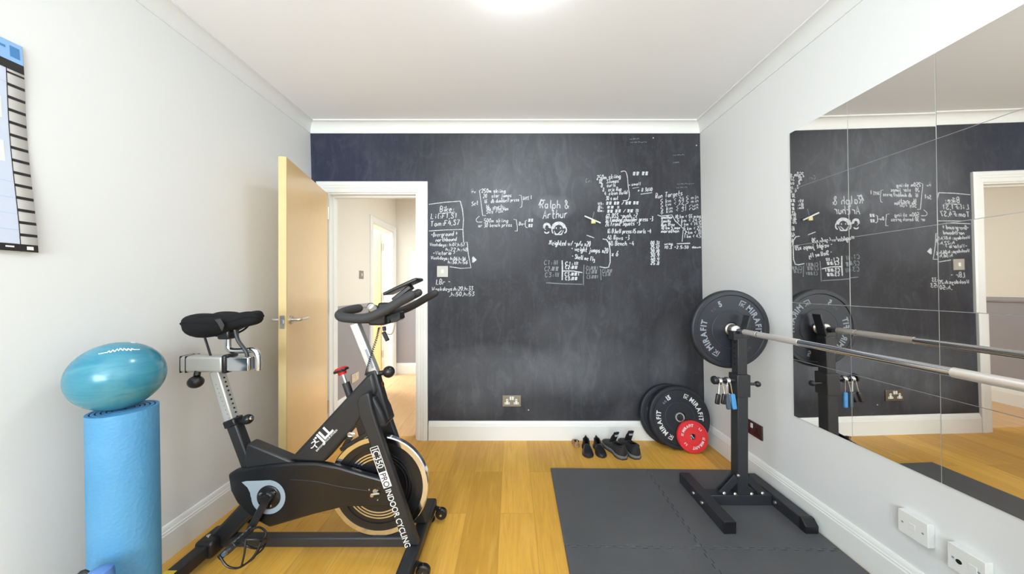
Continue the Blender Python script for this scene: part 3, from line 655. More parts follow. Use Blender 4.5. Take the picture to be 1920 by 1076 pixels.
so = obj('sheet', mb, M['paper'], pl); md = so.modifiers.new('thick', 'SOLIDIFY'); md.thickness = .0006; md.offset = -1
mb = MB(); grid(mb, .12, PY1 - .002, PZ1 - .062, PZ1 - .001, .0006, 8, 4); obj('header_band', mb, M['bluehead'], pl)
mb = MB(); grid(mb, PY1 - .028, PY1 - .008, PZ1 - .048, PZ1 - .014, .0010, 3, 3); grid(mb, PY1 - .048, PY1 - .036, PZ1 - .028, PZ1 - .020, .0010, 2, 2); obj('header_mark', mb, M['bluedark'], pl)
mb = MB(); grid(mb, .12, PY1 - .001, PZ1 - .090, PZ1 - .062, .0008, 8, 2); grid(mb, .12, PY1 - .001, PZ0 + .001, PZ0 + .024, .0008, 8, 2)
for k in range(14):
    z = PZ1 - .104 - k * .0392
    grid(mb, PY1 - .0365, PY1 - .001, z, z + (.009 if k else .006), .0008, 3, 1)
grid(mb, PY1 - .0380, PY1 - .0362, PZ0, PZ1 - .062, .0010, 1, 20)
obj('black_bars', mb, M['inkblack'], pl)
mb = MB(); grid(mb, .12, PY1 - .038, PZ0 + .024, PZ1 - .090, .0005, 8, 16); obj('month_grid', mb, M['blueprint'], pl)
mb = MB()
for z0, z1 in ((1.735, 1.80), (1.60, 1.665)): grid(mb, .90, .985, z0, z1, .0009, 3, 2); grid(mb, .93, .962, z1 - .01, z1 + .04, .0009, 2, 2)
grid(mb, .955, .966, PZ1 - .078, PZ1 - .073, .0012, 1, 1); grid(mb, 1.010, 1.024, PZ0 + .007, PZ0 + .018, .0012, 1, 1); grid(mb, .968, .985, PZ0 + .012, PZ0 + .017, .0012, 1, 1)
obj('white_panels', mb, M['paper'], pl)
mb = MB()
for z in (1.85, 1.54, 1.49, 1.44, 1.39): grid(mb, .80, PY1 - .038, z, z + .0008, .0008, 4, 1)
mb2 = mb
obj('grid_lines', mb2, M['bluehead'], pl)
# ------------------------------------------------------------------ rolled mat and ball
rb = Vector((-1.350, 1.100, 0)); rr = .0885; RH = .784
lean = Vector((-.012, 0, RH))
roll = thing('exercise_mat_roll', 'tall blue rolled exercise mat standing upright by the left wall', 'exercise mat', rb)
mb = MB(); prof = []
spir = []
for k in range(0, 240):
    a = k / 40 * 2 * PI; r_ = rr - .0135 * (6 - k / 40) / 1.0 if False else rr - .012 * ((239 - k) / 40)
    if r_ > .010: spir.append((r_ * math.cos(a + 2.0), r_ * math.sin(a + 2.0)))
inner = [(x * (1 - .0085 / max(.011, math.hypot(x, y))), y * (1 - .0085 / max(.011, math.hypot(x, y)))) for x, y in spir]
loop = spir + inner[::-1]
lo = [mb.bm.verts.new(rb + Vector((x, y, 0))) for x, y in loop]; mid = [mb.bm.verts.new(rb + Vector((x, y, 0)) + lean) for x, y in loop]
n = len(loop); h = len(spir)
for i in range(n): mb.face([lo[i], lo[(i + 1) % n], mid[(i + 1) % n], mid[i]])
for i in range(h - 1): mb.face([mid[i], mid[i + 1], mid[n - 2 - i], mid[n - 1 - i]])
bmesh.ops.recalc_face_normals(mb.bm, faces=mb.bm.faces)
obj('rolled_foam', mb, M['bluemat'], roll, ang=50)
BR = .116; bc = rb + lean + Vector((-.014, .0, BR + .0004))
ballt = thing('pilates_ball', 'shiny turquoise exercise ball resting on top of the rolled mat', 'exercise ball', bc - Vector((0, 0, BR)))
obj('ball', MB().ball(bc, BR, seg=64), M['ball'], ballt)
mb = MB(); q = []
for k in range(48):
    a = math.radians(-72 + k * 1.55); e = math.radians(58 + (3.0 * math.sin(k * 1.35) if 8 < k < 40 else 0) - abs(k - 24) * .30)
    q.append(bc + Vector((math.cos(e) * math.cos(a), math.cos(e) * math.sin(a), math.sin(e))) * (BR + .0006))
mb.tube(q, .0016, 6); obj('printed_lettering', mb, M['white'], ballt)
obj('valve_plug', MB().lathe([(0, 0), (.006, 0), (.006, .001), (0, .0015)], bc + Vector((BR * .2, BR * .2, BR * .956)), (.2, .2, .956), 12), M['white'], ballt)
bt = thing('water_bottle', 'black and blue bottle top just showing at the foot of the rolled mat', 'bottle', (-1.263, .965, 0))
c = (-1.263, .965, 0)
obj('bottle_body', MB().lathe([(0, 0), (.034, 0), (.036, .006), (.036, .25), (.030, .285), (.028, .30), (0, .30)], c, (0, 0, 1), 32), M['gloss'], bt)
obj('bottle_cap', MB().lathe([(.0285, .296), (.030, .300), (.030, .325), (.026, .342), (.014, .349), (0, .351)], c, (0, 0, 1), 32), M['bottleblue'], bt)
obj('carry_loop', MB().tube([(c[0] - .022, c[1], .315), (c[0] - .046, c[1] - .004, .338), (c[0] - .058, c[1] - .004, .322), (c[0] - .050, c[1], .290), (c[0] - .030, c[1], .284)], .008, 10, smooth=4), M['black'], bt)
# ------------------------------------------------------------------ exercise bike
BY = 1.43
bike = thing('exercise_bike', 'black indoor cycling bike with chrome posts and big flywheel standing by the door', 'exercise bike', (-.88, BY, 0))
def B(name, mb, m, **k): return obj(name, mb, M[m] if isinstance(m, str) else m, k.pop('parent', bike), **k)
XR, XFR = -1.345, -.425
mb = MB().plate([(540, 864), (684, 708), (697, 699), (706, 735), (666, 800), (607, 868)], 1.395, 1.465)
tube_main = B('main_frame_tube', mb, 'black', bevel=.014, segs=4)
# lettering on the main tube
a, b_ = at(571, 833, 1.393), at(640, 762, 1.393); rd = (b_ - a).normalized(); ru = Vector((-rd.z, 0, rd.x))
def onmain(mb, s, px, py, size, bold): text_bm(s, size, mb, frame_M(at(px, py, 1.3938), rd, ru), bold)
mb = MB(); onmain(mb, 'JLL', 604, 829, .058, .0022); onmain(mb, 'EMPOWER YOUR FITNESS', 594, 847, .0115, .0001)
pts = [(586, 838), (590, 832), (594, 826), (592, 822)]
for q in (((588, 823), (592, 829), (590, 834), (595, 839)), ((584, 831), (588, 828), (593, 829), (598, 827)), ((590, 834), (586, 839), (583, 840))): mb.tube([at(x, y, 1.3938) for x, y in q], .0022, 6, smooth=3)
mb.lathe([(0, 0), (.005, 0), (.005, .0008), (0, .0008)], at(592, 821, 1.3938), (0, -1, 0), 14)
line_a, line_b = at(590, 841, 1.3938), at(643, 788, 1.3938)
B('frame_lettering', mb, 'white', parent=tube_main, label='white maker lettering')
B('seat_tube', MB().beam(at(476, 890, BY), at(437.5, 787, BY), .047, .046), 'black', bevel=.008, segs=3)
B('seat_tube_collar', MB().beam(at(441, 797, BY), at(436, 784, BY), .054, .054), 'gloss', bevel=.006)
B('gusset', MB().plate([(462, 832), (470, 834), (548, 866), (552, 872), (462, 884), (458, 860)], 1.400, 1.455), 'black', bevel=.008, segs=3)
B('rear_leg', MB().beam(at(404, 1018, BY), at(492, 925, BY), .075, .05), 'black', bevel=.012, segs=3)
B('bottom_rail', MB().box((XR + .02, BY - .02, .042), (XFR - .02, BY + .02, .085)), 'rackblack', bevel=.006)
rs = B('rear_stabiliser', MB().box((XR - .027, 1.195, .032), (XR + .027, 1.665, .090)), 'black', bevel=.012, segs=3)
B('stabiliser_joint', MB().box((XR - .036, BY - .07, .026), (XR + .045, BY + .045, .102)), 'gloss', bevel=.016, segs=3)
B('joint_bolt', MB().lathe([(0, 0), (.009, 0), (.008, .005), (0, .006)], (XR - .005, BY - .03, .101), (0, 0, 1), 12), 'chrome')
obj('warning_sticker', MB().box((XR - .022, 1.200, .0896), (XR + .022, 1.243, .0906)), M['yellow'], rs)
fs = B('front_stabiliser', MB().box((XFR - .032, 1.19, .036), (XFR + .028, 1.67, .095)), 'black', bevel=.012, segs=3)
for x, y in ((XR, 1.225), (XR, 1.635), (XFR, 1.225), (XFR, 1.635)):
    B('levelling_foot', MB().lathe([(0, 0), (.024, 0), (.026, .008), (.010, .014), (.010, .04), (0, .04)], (x, y, 0), (0, 0, 1), 20), 'gloss')
for y in (1.29, 1.62):
    B('transport_wheel', MB().lathe([(.006, -.013), (.024, -.013), (.029, -.008), (.029, .008), (.024, .013), (.006, .013)], (-.364, y, .045), (0, 1, 0), 28, closed=True), 'gloss')
    B('wheel_bracket', MB().beam((-.40, y + .018, .062), (-.360, y + .018, .046), .022, .006), 'black')
    B('wheel_axle', MB().tube([(-.364, y - .018, .045), (-.364, y + .024, .045)], .006, 10), 'chrome')
# flywheel
FC = Vector((at(712, 908, 1.436).x, 1.436, at(712, 908, 1.436).z)); FR = .226
fw = B('flywheel', MB().lathe([(0, -.006), (.085, -.006), (.120, -.009), (.168, -.009), (.170, -.013), (.200, -.013), (.203, -.0135), (.203, .0135), (.170, .013), (.12, .009), (0, .009)], FC, (0, 1, 0), 96), 'gloss', label='black and chrome flywheel')
obj('chrome_rim', MB().lathe([(.201, -.0145), (.222, -.0145), (FR, -.011), (FR, .011), (.222, .0145), (.201, .0145)], FC, (0, 1, 0), 96, closed=True), M['chrome'], fw)
for r_ in (.147, .1345, .122):
    obj('bright_ring', MB().lathe([(r_ - .003, -.0098), (r_ + .003, -.0098), (r_ + .003, -.0080), (r_ - .003, -.0080)], FC, (0, 1, 0), 80, closed=True), M['chrome'], fw)
obj('hub', MB().lathe([(0, -.05), (.010, -.05), (.012, -.03), (.028, -.025), (.03, .025), (.012, .03), (.010, .07), (0, .07)], FC, (0, 1, 0), 24), M['steel'], fw)
# forks
fk = [(687, 737), (692, 739), (697, 766), (707, 798), (720, 835), (785, 1023), (756, 1023), (688, 820), (673, 781), (669, 755), (673, 744)]
fkn = B('front_fork', MB().plate(fk, 1.352, 1.382), 'black', bevel=.010, segs=3)
pts = [at(x, y, 1.352) + Vector((0, .126, 0)) for x, y in fk]
B('front_fork', MB().prism(pts, (0, .030, 0)), 'black', bevel=.008, segs=3)
B('fork_crown', MB().plate([(672, 752), (700, 744), (716, 775), (724, 800), (690, 806), (676, 780)], 1.375, 1.485), 'black', bevel=.008)
B('head_tube', MB().beam(at(698, 694, BY), at(724, 786, BY), .050, .046), 'black', bevel=.007, segs=3)
B('head_emblem', MB().lathe([(.006, 0), (.013, 0), (.013, .0008), (.006, .0008)], at(707, 720, BY) + Vector((.026, 0, .0)), (.965, 0, .26), 24, closed=True), 'orange')
fa, fb = at(703, 834, 1.3515), at(768, 1020, 1.3515); ra = (fb - fa).normalized(); rup = Vector((-ra.z, 0, ra.x))
if rup.x < 0: rup = -rup
def onfork(mb, s, px, py, size, bold=.0004): text_bm(s, size, mb, frame_M(at(px, py, 1.3512), ra, rup), bold)
FW = 50.0
def fp(u, v): return fa + ra * u + rup * v + Vector((0, -.0004, 0))
mb = MB()
def rect(mb, u0, u1, v0, v1, d=0): mb.prism([fp(u0, v0) - Vector((0, d, 0)), fp(u1, v0) - Vector((0, d, 0)), fp(u1, v1) - Vector((0, d, 0)), fp(u0, v1) - Vector((0, d, 0))], (0, -.0003, 0))
for r_ in ((.006, .122, -.026, -.0235), (.006, .122, .0085, .011), (.006, .0085, -.026, .011), (.1195, .190, -.026, .011)): rect(mb, *r_)
text_bm('IC350', .039, mb, frame_M(fp(.014, -.0205) - Vector((0, .0004, 0)), ra, rup) @ Matrix.Diagonal((.93, 1, 1, 1)), .0002)
text_bm('INDOOR CYCLING', .036, mb, frame_M(fp(.197, -.0225) - Vector((0, .0004, 0)), ra, rup) @ Matrix.Diagonal((.86, 1, 1, 1)), .0004)
text_bm('TM', .010, mb, frame_M(fp(.478, -.002) - Vector((0, .0004, 0)), ra, rup), 0)
obj('fork_lettering', mb, M['white'], fkn, label='white model lettering running down the fork')
mb = MB(); text_bm('PRO', .036, mb, frame_M(fp(.1245, -.0205) - Vector((0, .0012, 0)), ra, rup) @ Matrix.Diagonal((.92, 1, 1, 1)), .0002)
obj('fork_lettering', mb, M['inkblack'], fkn, label='dark letters on the white block')
# chain guard
cg = [(426, 890), (440, 882), (500, 873), (548, 868), (592, 868), (635, 876), (679, 889), (708, 897), (735, 906), (742, 930), (738, 951), (688, 951), (647, 951), (592, 964), (548, 977), (504, 990), (487, 981), (463, 964), (443, 944), (431, 921)]
guard = B('chain_guard', MB().plate(cg, 1.388, 1.420), 'gloss', bevel=.010, segs=3)
mb = MB(); up = [(455, 893), (548, 879), (592, 880), (635, 888), (700, 908)]; dn_ = [(545, 899), (592, 903), (640, 913), (688, 920)]
mb.tube([at(x, y, 1.3882) for x, y in dn_], .0022, 6, smooth=4); obj('moulded_ridge', mb, M['black'], guard)
cc = at(503, 932, 1.387)
# teardrop badge around the crank
tear = [(453, 904), (462, 902), (480, 901.5), (500, 900.5)]
out = [(503 + 32 * math.cos(math.radians(a)), 932 - 32 * math.sin(math.radians(a))) for a in range(84, -181, -12)]
tail = [(470, 932), (469, 924), (464, 914)]
ring = tear + out + tail
mb = MB().plate(ring, 1.3872, 1.3890); obj('teardrop_badge', mb, M['badge'], guard)
obj('crank_cover', MB().lathe([(0, .006), (.046, .006), (.051, .003), (.052, 0), (0, 0)], at(504, 932, 1.3868), (0, -1, 0), 40), M['gloss'], guard)
for a in (40, 160, 280):
    mb = MB().lathe([(0, 0), (.006, 0), (.005, .003), (0, .004)], at(504, 932, 1.381) + Vector((math.cos(math.radians(a)), 0, math.sin(math.radians(a)))) * .040, (0, -1, 0), 10)
    obj('cover_bolt', mb, M['chrome'], guard)
# cranks and pedals
bb = at(503, 932, 1.36); pe = at(464, 998, 1.345); pe.y = 1.357; bb.y = 1.357
def crank(bb, pe, sgn):
    mb = MB().beam(bb - (pe - bb).normalized() * .022, pe + (pe - bb).normalized() * .016, .030, .018)
    B('crank_arm', mb, 'black', bevel=.007, segs=3)
    mb = MB().lathe([(0, -.012), (.017, -.012), (.019, 0), (.019, .02), (0, .02)], bb, (0, -sgn, 0), 20); B('crank_boss', mb, 'gloss')
    y0 = pe.y - sgn * .010; y1 = pe.y - sgn * .125
    ax = Vector((pe.x, y0, pe.z)); ae = Vector((pe.x, y1, pe.z))
    pd = B('pedal', MB().tube([ax, ae], .008, 12), 'chrome')
    tilt = Matrix.Rotation(math.radians(-40), 3, 'Y')
    C = Vector((pe.x, pe.y - sgn * .066, pe.z))
    mb = MB()
    for sx in (-1, 1): mb.cbox(C + tilt @ Vector((sx * .036, 0, 0)), (.013, .092, .020), tilt)
    for sy in (-1, 1): mb.cbox(C + Vector((0, sy * .040, 0)), (.084, .011, .022), tilt)
    mb.cbox(C, (.030, .084, .026), tilt)
    obj('pedal_body', mb, M['black'], pd, bevel=.003)
    mb = MB()
    for sx in (-1, 1):
        for k in range(5): mb.cbox(C + tilt @ Vector((sx * .036, -.036 + k * .018, .0105)), (.012, .008, .004), tilt)
    obj('pedal_teeth', mb, M['steel'], pd)
    # toe cage hanging below the flipped pedal
    def q(x, y, z): return C + tilt @ Vector((x, y, z))
    mb = MB()
    mb.tube([q(.038, -.030, 0), q(.075, -.032, -.012), q(.098, -.020, -.045), q(.095, 0, -.062), q(.098, .020, -.045), q(.075, .032, -.012), q(.038, .030, 0)], .0042, 8, smooth=5)
    mb.tube([q(.095, -.014, -.060), q(.055, -.034, -.085), q(.0, -.046, -.080), q(-.03, -.048, -.045), q(-.03, -.046, 0)], .0040, 8, smooth=5)
    mb.tube([q(.095, .014, -.060), q(.055, .034, -.085), q(.0, .046, -.080), q(-.03, .048, -.045), q(-.03, .046, 0)], .0040, 8, smooth=5)
    mb.tube([q(.010, -.046, -.082), q(.012, 0, -.094), q(.010, .046, -.082)], .0038, 8, smooth=5)
    mb.tube([q(.055, -.034, -.085), q(.06, 0, -.090), q(.055, .034, -.085)], .0036, 8, smooth=5)
    mb.tube([q(.075, -.032, -.012), q(.050, -.044, -.05), q(.012, -.047, -.081)], .0036, 8, smooth=5)
    obj('toe_cage', mb, M['gloss'], pd)
crank(bb, pe, 1)
b2 = Vector((bb.x, 1.503, bb.z)); crank(b2, b2 - (pe - bb), -1)
mb = MB().tube([Vector((bb.x, 1.35, bb.z)), Vector((bb.x, 1.51, bb.z))], .012, 12); B('crank_axle', mb, 'steel')
# axle bolts on the guard
mb = MB().tube([at(696, 927, 1.382), at(712, 925, 1.382)], .0045, 10)
for x, y, r_ in ((698, 928, .009), (709, 918, .004), (709, 936, .004), (693, 917, .004)): mb.lathe([(0, 0), (r_, 0), (r_ * .8, .006), (0, .007)], at(x, y, 1.387), (0, -1, 0), 12)
B('axle_bolts', mb, 'steel')
# brake
mb = MB().beam(at(640, 842, 1.40), at(690, 812, 1.40), .018, .020).plate([(664, 790), (684, 778), (692, 812), (672, 818)], 1.400, 1.45).plate([(637, 842), (650, 820), (660, 822), (646, 843)], 1.402, 1.42)
B('brake_arm', mb, 'gloss', bevel=.003)
B('brake_spring', MB().tube([at(655 + 4 * math.cos(k * .9) + k * .25, 815 + 4 * math.sin(k * .9), 1.398) for k in range(30)], .0028, 6), 'steel')
# tension knob
ka, kb = at(640, 694, BY), at(657, 742, BY); kd = (ka - kb).normalized()
B('tension_sleeve', MB().tube([kb, kb + (ka - kb) * .52], .0165, 18), 'black')
tk = B('tension_shaft', MB().tube([kb + (ka - kb) * .45, ka], .008, 14), 'chrome')
kn = B('tension_knob', MB().lathe([(0, -.020), (.017, -.020), (.019, -.006), (.030, -.002), (.030, .006), (.024, .012), (.010, .015), (0, .015)], ka, kd, 28), 'redplastic', label='red tension knob')
obj('knob_rim', MB().lathe([(.022, -.006), (.032, -.005), (.034, 0), (.031, .006), (.026, .007)], ka, kd, 28, closed=True), M['gloss'], kn)
# saddle
ST = [(-1.414, .045, 1.066, 1.036), (-1.408, .085, 1.080, 1.008), (-1.390, .110, 1.092, .992), (-1.355, .118, 1.096, .985), (-1.315, .106, 1.095, .992), (-1.275, .078, 1.090, 1.006), (-1.235, .055, 1.095, 1.022), (-1.195, .044, 1.104, 1.032), (-1.165, .037, 1.106, 1.040), (-1.149, .027, 1.098, 1.050), (-1.143, .014, 1.086, 1.062)]
ST = [tuple(v) for v in [(a.x, a.y, a.z, b.x) for a, b in zip(catmull([Vector(s[:3]) for s in ST], 3), catmull([Vector((s[3], 0, 0)) for s in ST], 3))]]
rings = []
for x, hw, zt, zb in ST:
    zm = zt - .028 * min(1, hw / .05) - .006; r_ = []
    for k in range(24):
        a = 2 * PI * k / 24; c_, s_ = math.cos(a), math.sin(a)
        yy = hw * abs(c_) ** .55 * (1 if c_ >= 0 else -1)
        if s_ >= 0: zz = zm + (zt - zm) * s_ ** .8
        else: zz = zm + (zm - zb) * s_ * abs(s_) ** -.45 if s_ < -.01 else zm; yy *= (1 - .16 * min(1, -s_))
        dip = .012 * math.exp(-(yy / .02) ** 2) if s_ > .3 else 0
        r_.append((x, BY + yy, zz - dip))
    rings.append(r_)
sad = B('saddle', MB().loft(rings), 'cloth', ang=60)
mb = MB()
for sgn in (-1, 1): mb.tube([(x, BY + sgn * hw * 1.005, zt - .028 * min(1, hw / .05) - .006) for x, hw, zt, zb in ST], .0028, 6)
obj('seam_piping', mb, M['cloth'], sad)
sb = [(p[0], p[1], p[2]) for p in rings[15]]
mb = MB().prism([at(402, 599, 1.338), at(413, 597, 1.345), at(420, 610, 1.352), at(416, 621, 1.352), at(409, 608, 1.345)], (0, .004, 0)); obj('cover_strap', mb, M['foam'], sad)
B('saddle_clamp', MB().box((-1.315, BY - .03, .975), (-1.262, BY + .03, 1.022)), 'gloss', bevel=.008)
B('saddle_rail', MB().tube([(-1.36, BY - .022, 1.0), (-1.30, BY - .022, .99), (-1.24, BY - .020, 1.01), (-1.20, BY - .016, 1.045)], .0045, 8, smooth=4).tube([(-1.36, BY + .022, 1.0), (-1.30, BY + .022, .99), (-1.24, BY + .020, 1.01), (-1.20, BY + .016, 1.045)], .0045, 8, smooth=4), 'gloss')
B('saddle_post', MB().tube([at(428, 632, BY), at(428, 648, BY), at(431, 655, BY), at(440, 657.5, BY), at(462, 657, BY), at(474, 656, BY), at(481, 661, BY), at(484, 672, BY), at(484, 694, BY)], .0125, 16, smooth=5), 'chrome')
SX0, SX1 = -1.488, -1.175
B('slider_sleeve', MB().box((SX0, BY - .032, .829), (-1.290, BY + .032, .901)), 'silver', bevel=.012, segs=4)
for x in (SX0 + .010, SX0 + .034): B('slider_gasket', MB().box((x, BY - .0335, .8275), (x + .005, BY + .0335, .9025)), 'gloss', bevel=.012, segs=3)
B('slider_band', MB().box((-1.292, BY - .037, .824), (-1.270, BY + .037, .908)), 'gloss', bevel=.010, segs=3)
B('slider_bar', MB().box((-1.285, BY - .029, .834), (SX1, BY + .029, .897)), 'chrome', bevel=.004, segs=2)
B('slider_knob', MB().ball(at(367, 716, 1.40), .029, (1, 1, .95)).tube([at(369, 705, 1.40), at(371, 695, 1.41)], .012, 12), 'gloss')
sp = B('seat_post', MB().beam(at(437, 792, BY), at(407, 694, BY), .041, .040), 'silver', bevel=.005)
mb = MB(); pa, pb = at(399, 712, BY - .021), at(433, 800, BY - .021)
for k in range(9):
    p_ = pa + (pb - pa) * (.10 + k * .09); mb.lathe([(0, 0), (.0028, 0), (.0028, .0006), (0, .0006)], p_ + Vector((.006, 0, 0)), (0, -1, 0), 10)
obj('height_mark', mb, M['greyprint'], sp)
mb = MB()
for k in range(10):
    p_ = at(411, 705, BY) + (at(443, 800, BY) - at(411, 705, BY)) * (.03 + k * .085); mb.lathe([(0, 0), (.0042, 0), (.0042, .002), (0, .002)], p_ + Vector((.0195, 0, 0)), (.94, 0, .34), 10)
obj('adjuster_hole', mb, M['dark'], sp)
B('seat_post_knob', MB().lathe([(0, -.020), (.010, -.020), (.012, 0), (.021, .008), (.022, .022), (.016, .032), (0, .034)], at(458, 788, BY), (.93, 0, .3), 24), 'gloss')
B('knob_tip', MB().lathe([(0, .033), (.010, .033), (.008, .040), (0, .041)], at(458, 788, BY), (.93, 0, .3), 16), 'chrome')
B('strap', MB().tube([at(384, 633, 1.42), at(389, 648, 1.42), at(395, 667, 1.42)], .0045, 8, smooth=3), 'black')
B('strap', MB().tube([at(441, 618, 1.40), at(446, 637, 1.40), at(455, 650, 1.40), at(462, 660, 1.40), at(464, 669, 1.40)], .0075, 8, smooth=3), 'black')
# handlebar
NB = [(-.668, 1.368, 1.117), (-.690, 1.315, 1.110), (-.692, 1.265, 1.100), (-.668, 1.243, 1.090), (-.610, 1.238, 1.086), (-.560, 1.238, 1.092), (-.500, 1.239, 1.119), (-.445, 1.240, 1.151), (-.397, 1.240, 1.178)]
hb = B('handlebar', MB().tube(NB, .0185, 18, smooth=6, round_end=True).tube([(x, 2 * BY - y, z) for x, y, z in NB], .0185, 18, smooth=6, round_end=True).tube([(-.555, 1.238, 1.095), (-.575, 1.33, 1.090), (-.58, BY, 1.088), (-.575, 1.53, 1.090), (-.555, 1.622, 1.095)], .0150, 14, smooth=5).tube([(-.575, BY, 1.10), (-.53, BY, 1.128), (-.48, BY, 1.155), (-.425, BY, 1.184)], .0175, 16, smooth=4, round_end=True), 'foam', label='black foam covered handlebar')
B('handlebar_slider', MB().box((-.715, BY - .022, 1.046), (-.545, BY + .022, 1.080)), 'gloss', bevel=.006)
B('handlebar_clamp', MB().box((-.635, BY - .045, 1.040), (-.560, BY + .045, 1.110)).box((-.60, BY - .03, 1.10), (-.55, BY + .03, 1.14)), 'gloss', bevel=.010, segs=3)
hp = B('handlebar_post', MB().beam(at(705, 703, BY), at(666, 606, BY), .037, .036), 'silver', bevel=.004)
mb = MB(); ha, hb_ = at(686, 655, BY - .0185), at(699, 690, BY - .0185); mb.beam(ha, hb_, .010, .002)
obj('post_marks', mb, M['greyprint'], hp)
B('front_post_knob', MB().ball(at(729, 697, BY), .0265, (1, .95, 1)).tube([at(704, 701, BY), at(722, 698, BY)], .011, 12), 'gloss')
B('emblem_clamp', MB().lathe([(0, 0), (.018, 0), (.018, .02), (.012, .026), (0, .026)], at(700, 580, 1.40), (-.35, -.6, .7), 20), 'silver')
mb = MB().lathe([(0, 0), (.008, 0), (.008, .02), (0, .02)], at(720, 612, 1.40), (.1, 0, -1), 14).beam(at(719, 622, 1.40), at(727, 639, 1.40), .016, .014)
B('clamp_lever', mb, 'gloss', bevel=.003)
B('bottle_wire', MB().tube([at(742, 592, 1.42), at(741, 606, 1.42), at(737, 622, 1.42), at(732, 627, 1.42), at(726, 626, 1.42)], .0022, 8, smooth=3), 'steel')
mb = MB().plate([(727, 592), (749, 585), (751, 598), (744, 603), (733, 606)], 1.40, 1.46); B('cage_bracket', mb, 'gloss', bevel=.003)
ca, cb_ = at(712, 622, 1.395), at(687, 702, 1.395); q = []
cp = catmull([at(711, 614, 1.395), at(707, 632, 1.395), at(698, 660, 1.395), at(690, 686, 1.395), at(686, 703, 1.395)], 90)
for k, p_ in enumerate(cp): q.append(p_ + Vector((math.cos(k * .5), math.sin(k * .5), 0)) * .0042)
B('coil_cord', MB().tube(q, .0016, 6), 'gloss')
q = []
for k in range(160):
    p_ = at(684, 640, 1.44) + (at(694, 690, 1.44) - at(684, 640, 1.44)) * k / 160; q.append(p_ + Vector((.012 + math.cos(k * .5) * .004, math.sin(k * .5) * .004, 0)))
mb = MB().tube([(-.562, BY, 1.172), (-.418, BY, 1.242)], .001, 4)
con = B('console', MB().beam((-.566, BY, 1.178), (-.418, BY, 1.246), .013, .105), 'gloss', bevel=.004, label='slim black display')
obj('console_screen', MB().beam((-.548, BY, 1.1945), (-.436, BY, 1.2465), .0015, .085), M['dark'], con)
B('console_bracket', MB().beam((-.535, BY, 1.150), (-.455, BY, 1.212), .020, .05), 'gloss', bevel=.004)
# ------------------------------------------------------------------ foam floor tiles
def mat_tile(cx0, cy0, w_, edges, label, rz=0):
    """edges: dict side->(+1 teeth out first,-1) for interlocking sides; straight otherwise"""
    n = 11; dep = .012; g = .0016; pts = []
    def side(p, q, inw, mode):
        p, q, inw = Vector(p), Vector(q), Vector(inw); L_ = (q - p).length; t_ = (q - p) / L_; st = L_ / (2 * n + 1); out_ = []
        if mode == 0: return [p]
        out_.append(p)
        for k in range(2 * n + 1):
            up_ = (k % 2 == (0 if mode > 0 else 1))
            off = -inw * (dep / 2 - g) if up_ else inw * (dep / 2 + g)
            s0, s1 = k * st, (k + 1) * st; fl = .0022 if up_ else -.0022
            a_ = p + t_ * (s0 - fl + (g if up_ else -g)) + off; b__ = p + t_ * (s1 + fl - (g if up_ else -g)) + off
            if k == 0: a_ = p + off + t_ * .012
            if k == 2 * n: b__ = q + off - t_ * .012
            out_ += [a_, b__]
        return out_
    x0, y0, x1, y1 = cx0, cy0, cx0 + w_, cy0 + w_
    pts += side((x0, y0), (x1, y0), (0, 1), edges.get('s', 0)); pts += side((x1, y0), (x1, y1), (-1, 0), edges.get('e', 0))
    pts += side((x1, y1), (x0, y1), (0, -1), edges.get('n', 0)); pts += side((x0, y1), (x0, y0), (1, 0), edges.get('w', 0))
    R = Matrix.Rotation(rz, 2); o0 = Vector((.255, 2.085))
    P3 = [(lambda v: Vector((v.x, v.y, .0002)))(o0 + R @ (Vector((a, b)) - o0)) for a, b in [(p[0], p[1]) for p in pts]]
    o = obj('foam_floor_tile', MB().prism(P3, (0, 0, .0125)), M['mat'], ang=30)
    b = o.modifiers.new('bevel', 'BEVEL'); b.width = .0014; b.segments = 1; b.limit_method = 'ANGLE'; b.angle_limit = math.radians(60)
    return tag(o, label, 'floor mat', 'interlocking foam floor tiles')
TW = .628; X0, Y0 = .255, 2.085 - TW
lab = [('charcoal foam floor tile at the far left corner of the matting, nearest the shoes', 'charcoal foam floor tile carrying the squat stand beside the right skirting'),
       ('charcoal foam floor tile at the near left, cut off by the lower edge of the photo', 'charcoal foam floor tile at the near right, in front of the squat stand'),
       ('charcoal foam floor tile in the left column closest to the camera, below the frame', 'charcoal foam floor tile in the right column closest to the camera, below the frame')]
for r_ in range(3):
    for c_ in range(2):
        e = {}
        if r_ > 0: e['n'] = 1
        if r_ < 2: e['s'] = -1
        if c_ == 0: e['e'] = 1
        else: e['w'] = -1
        mat_tile(X0 + c_ * TW, Y0 - r_ * TW, TW, e, lab[r_][c_], math.radians(-1.0))
# ------------------------------------------------------------------ squat stand
MZ = .0127; PX, PYY = 1.268, 1.755
stand = thing('squat_stand', 'black steel squat stand holding the barbell beside the mirrors', 'squat stand', (PX, PYY, MZ))
def R_(name, mb, m='rackblack', **k): return obj(name, mb, M[m], k.pop('parent', stand), **k)
LX0, LX1 = 1.057, 1.456
R_('foot_beam', MB().box((LX0 - .030, 1.530, MZ), (LX0 + .030, 1.925, MZ + .060)), bevel=.003)
R_('foot_beam', MB().box((LX1 - .030, 1.560, MZ), (LX1 + .030, 1.925, MZ + .060)), bevel=.003)
R_('end_cap', MB().prism([(LX1 - .032, 1.565, MZ), (LX1 - .032, 1.565, MZ + .062), (LX1 - .032, 1.548, MZ + .060), (LX1 - .032, 1.525, MZ + .036), (LX1 - .032, 1.525, MZ)], (.064, 0, 0)), 'gloss', bevel=.003)
R_('end_cap', MB().box((LX0 - .0305, 1.524, MZ), (LX0 + .0305, 1.534, MZ + .0605)), 'gloss', bevel=.003)
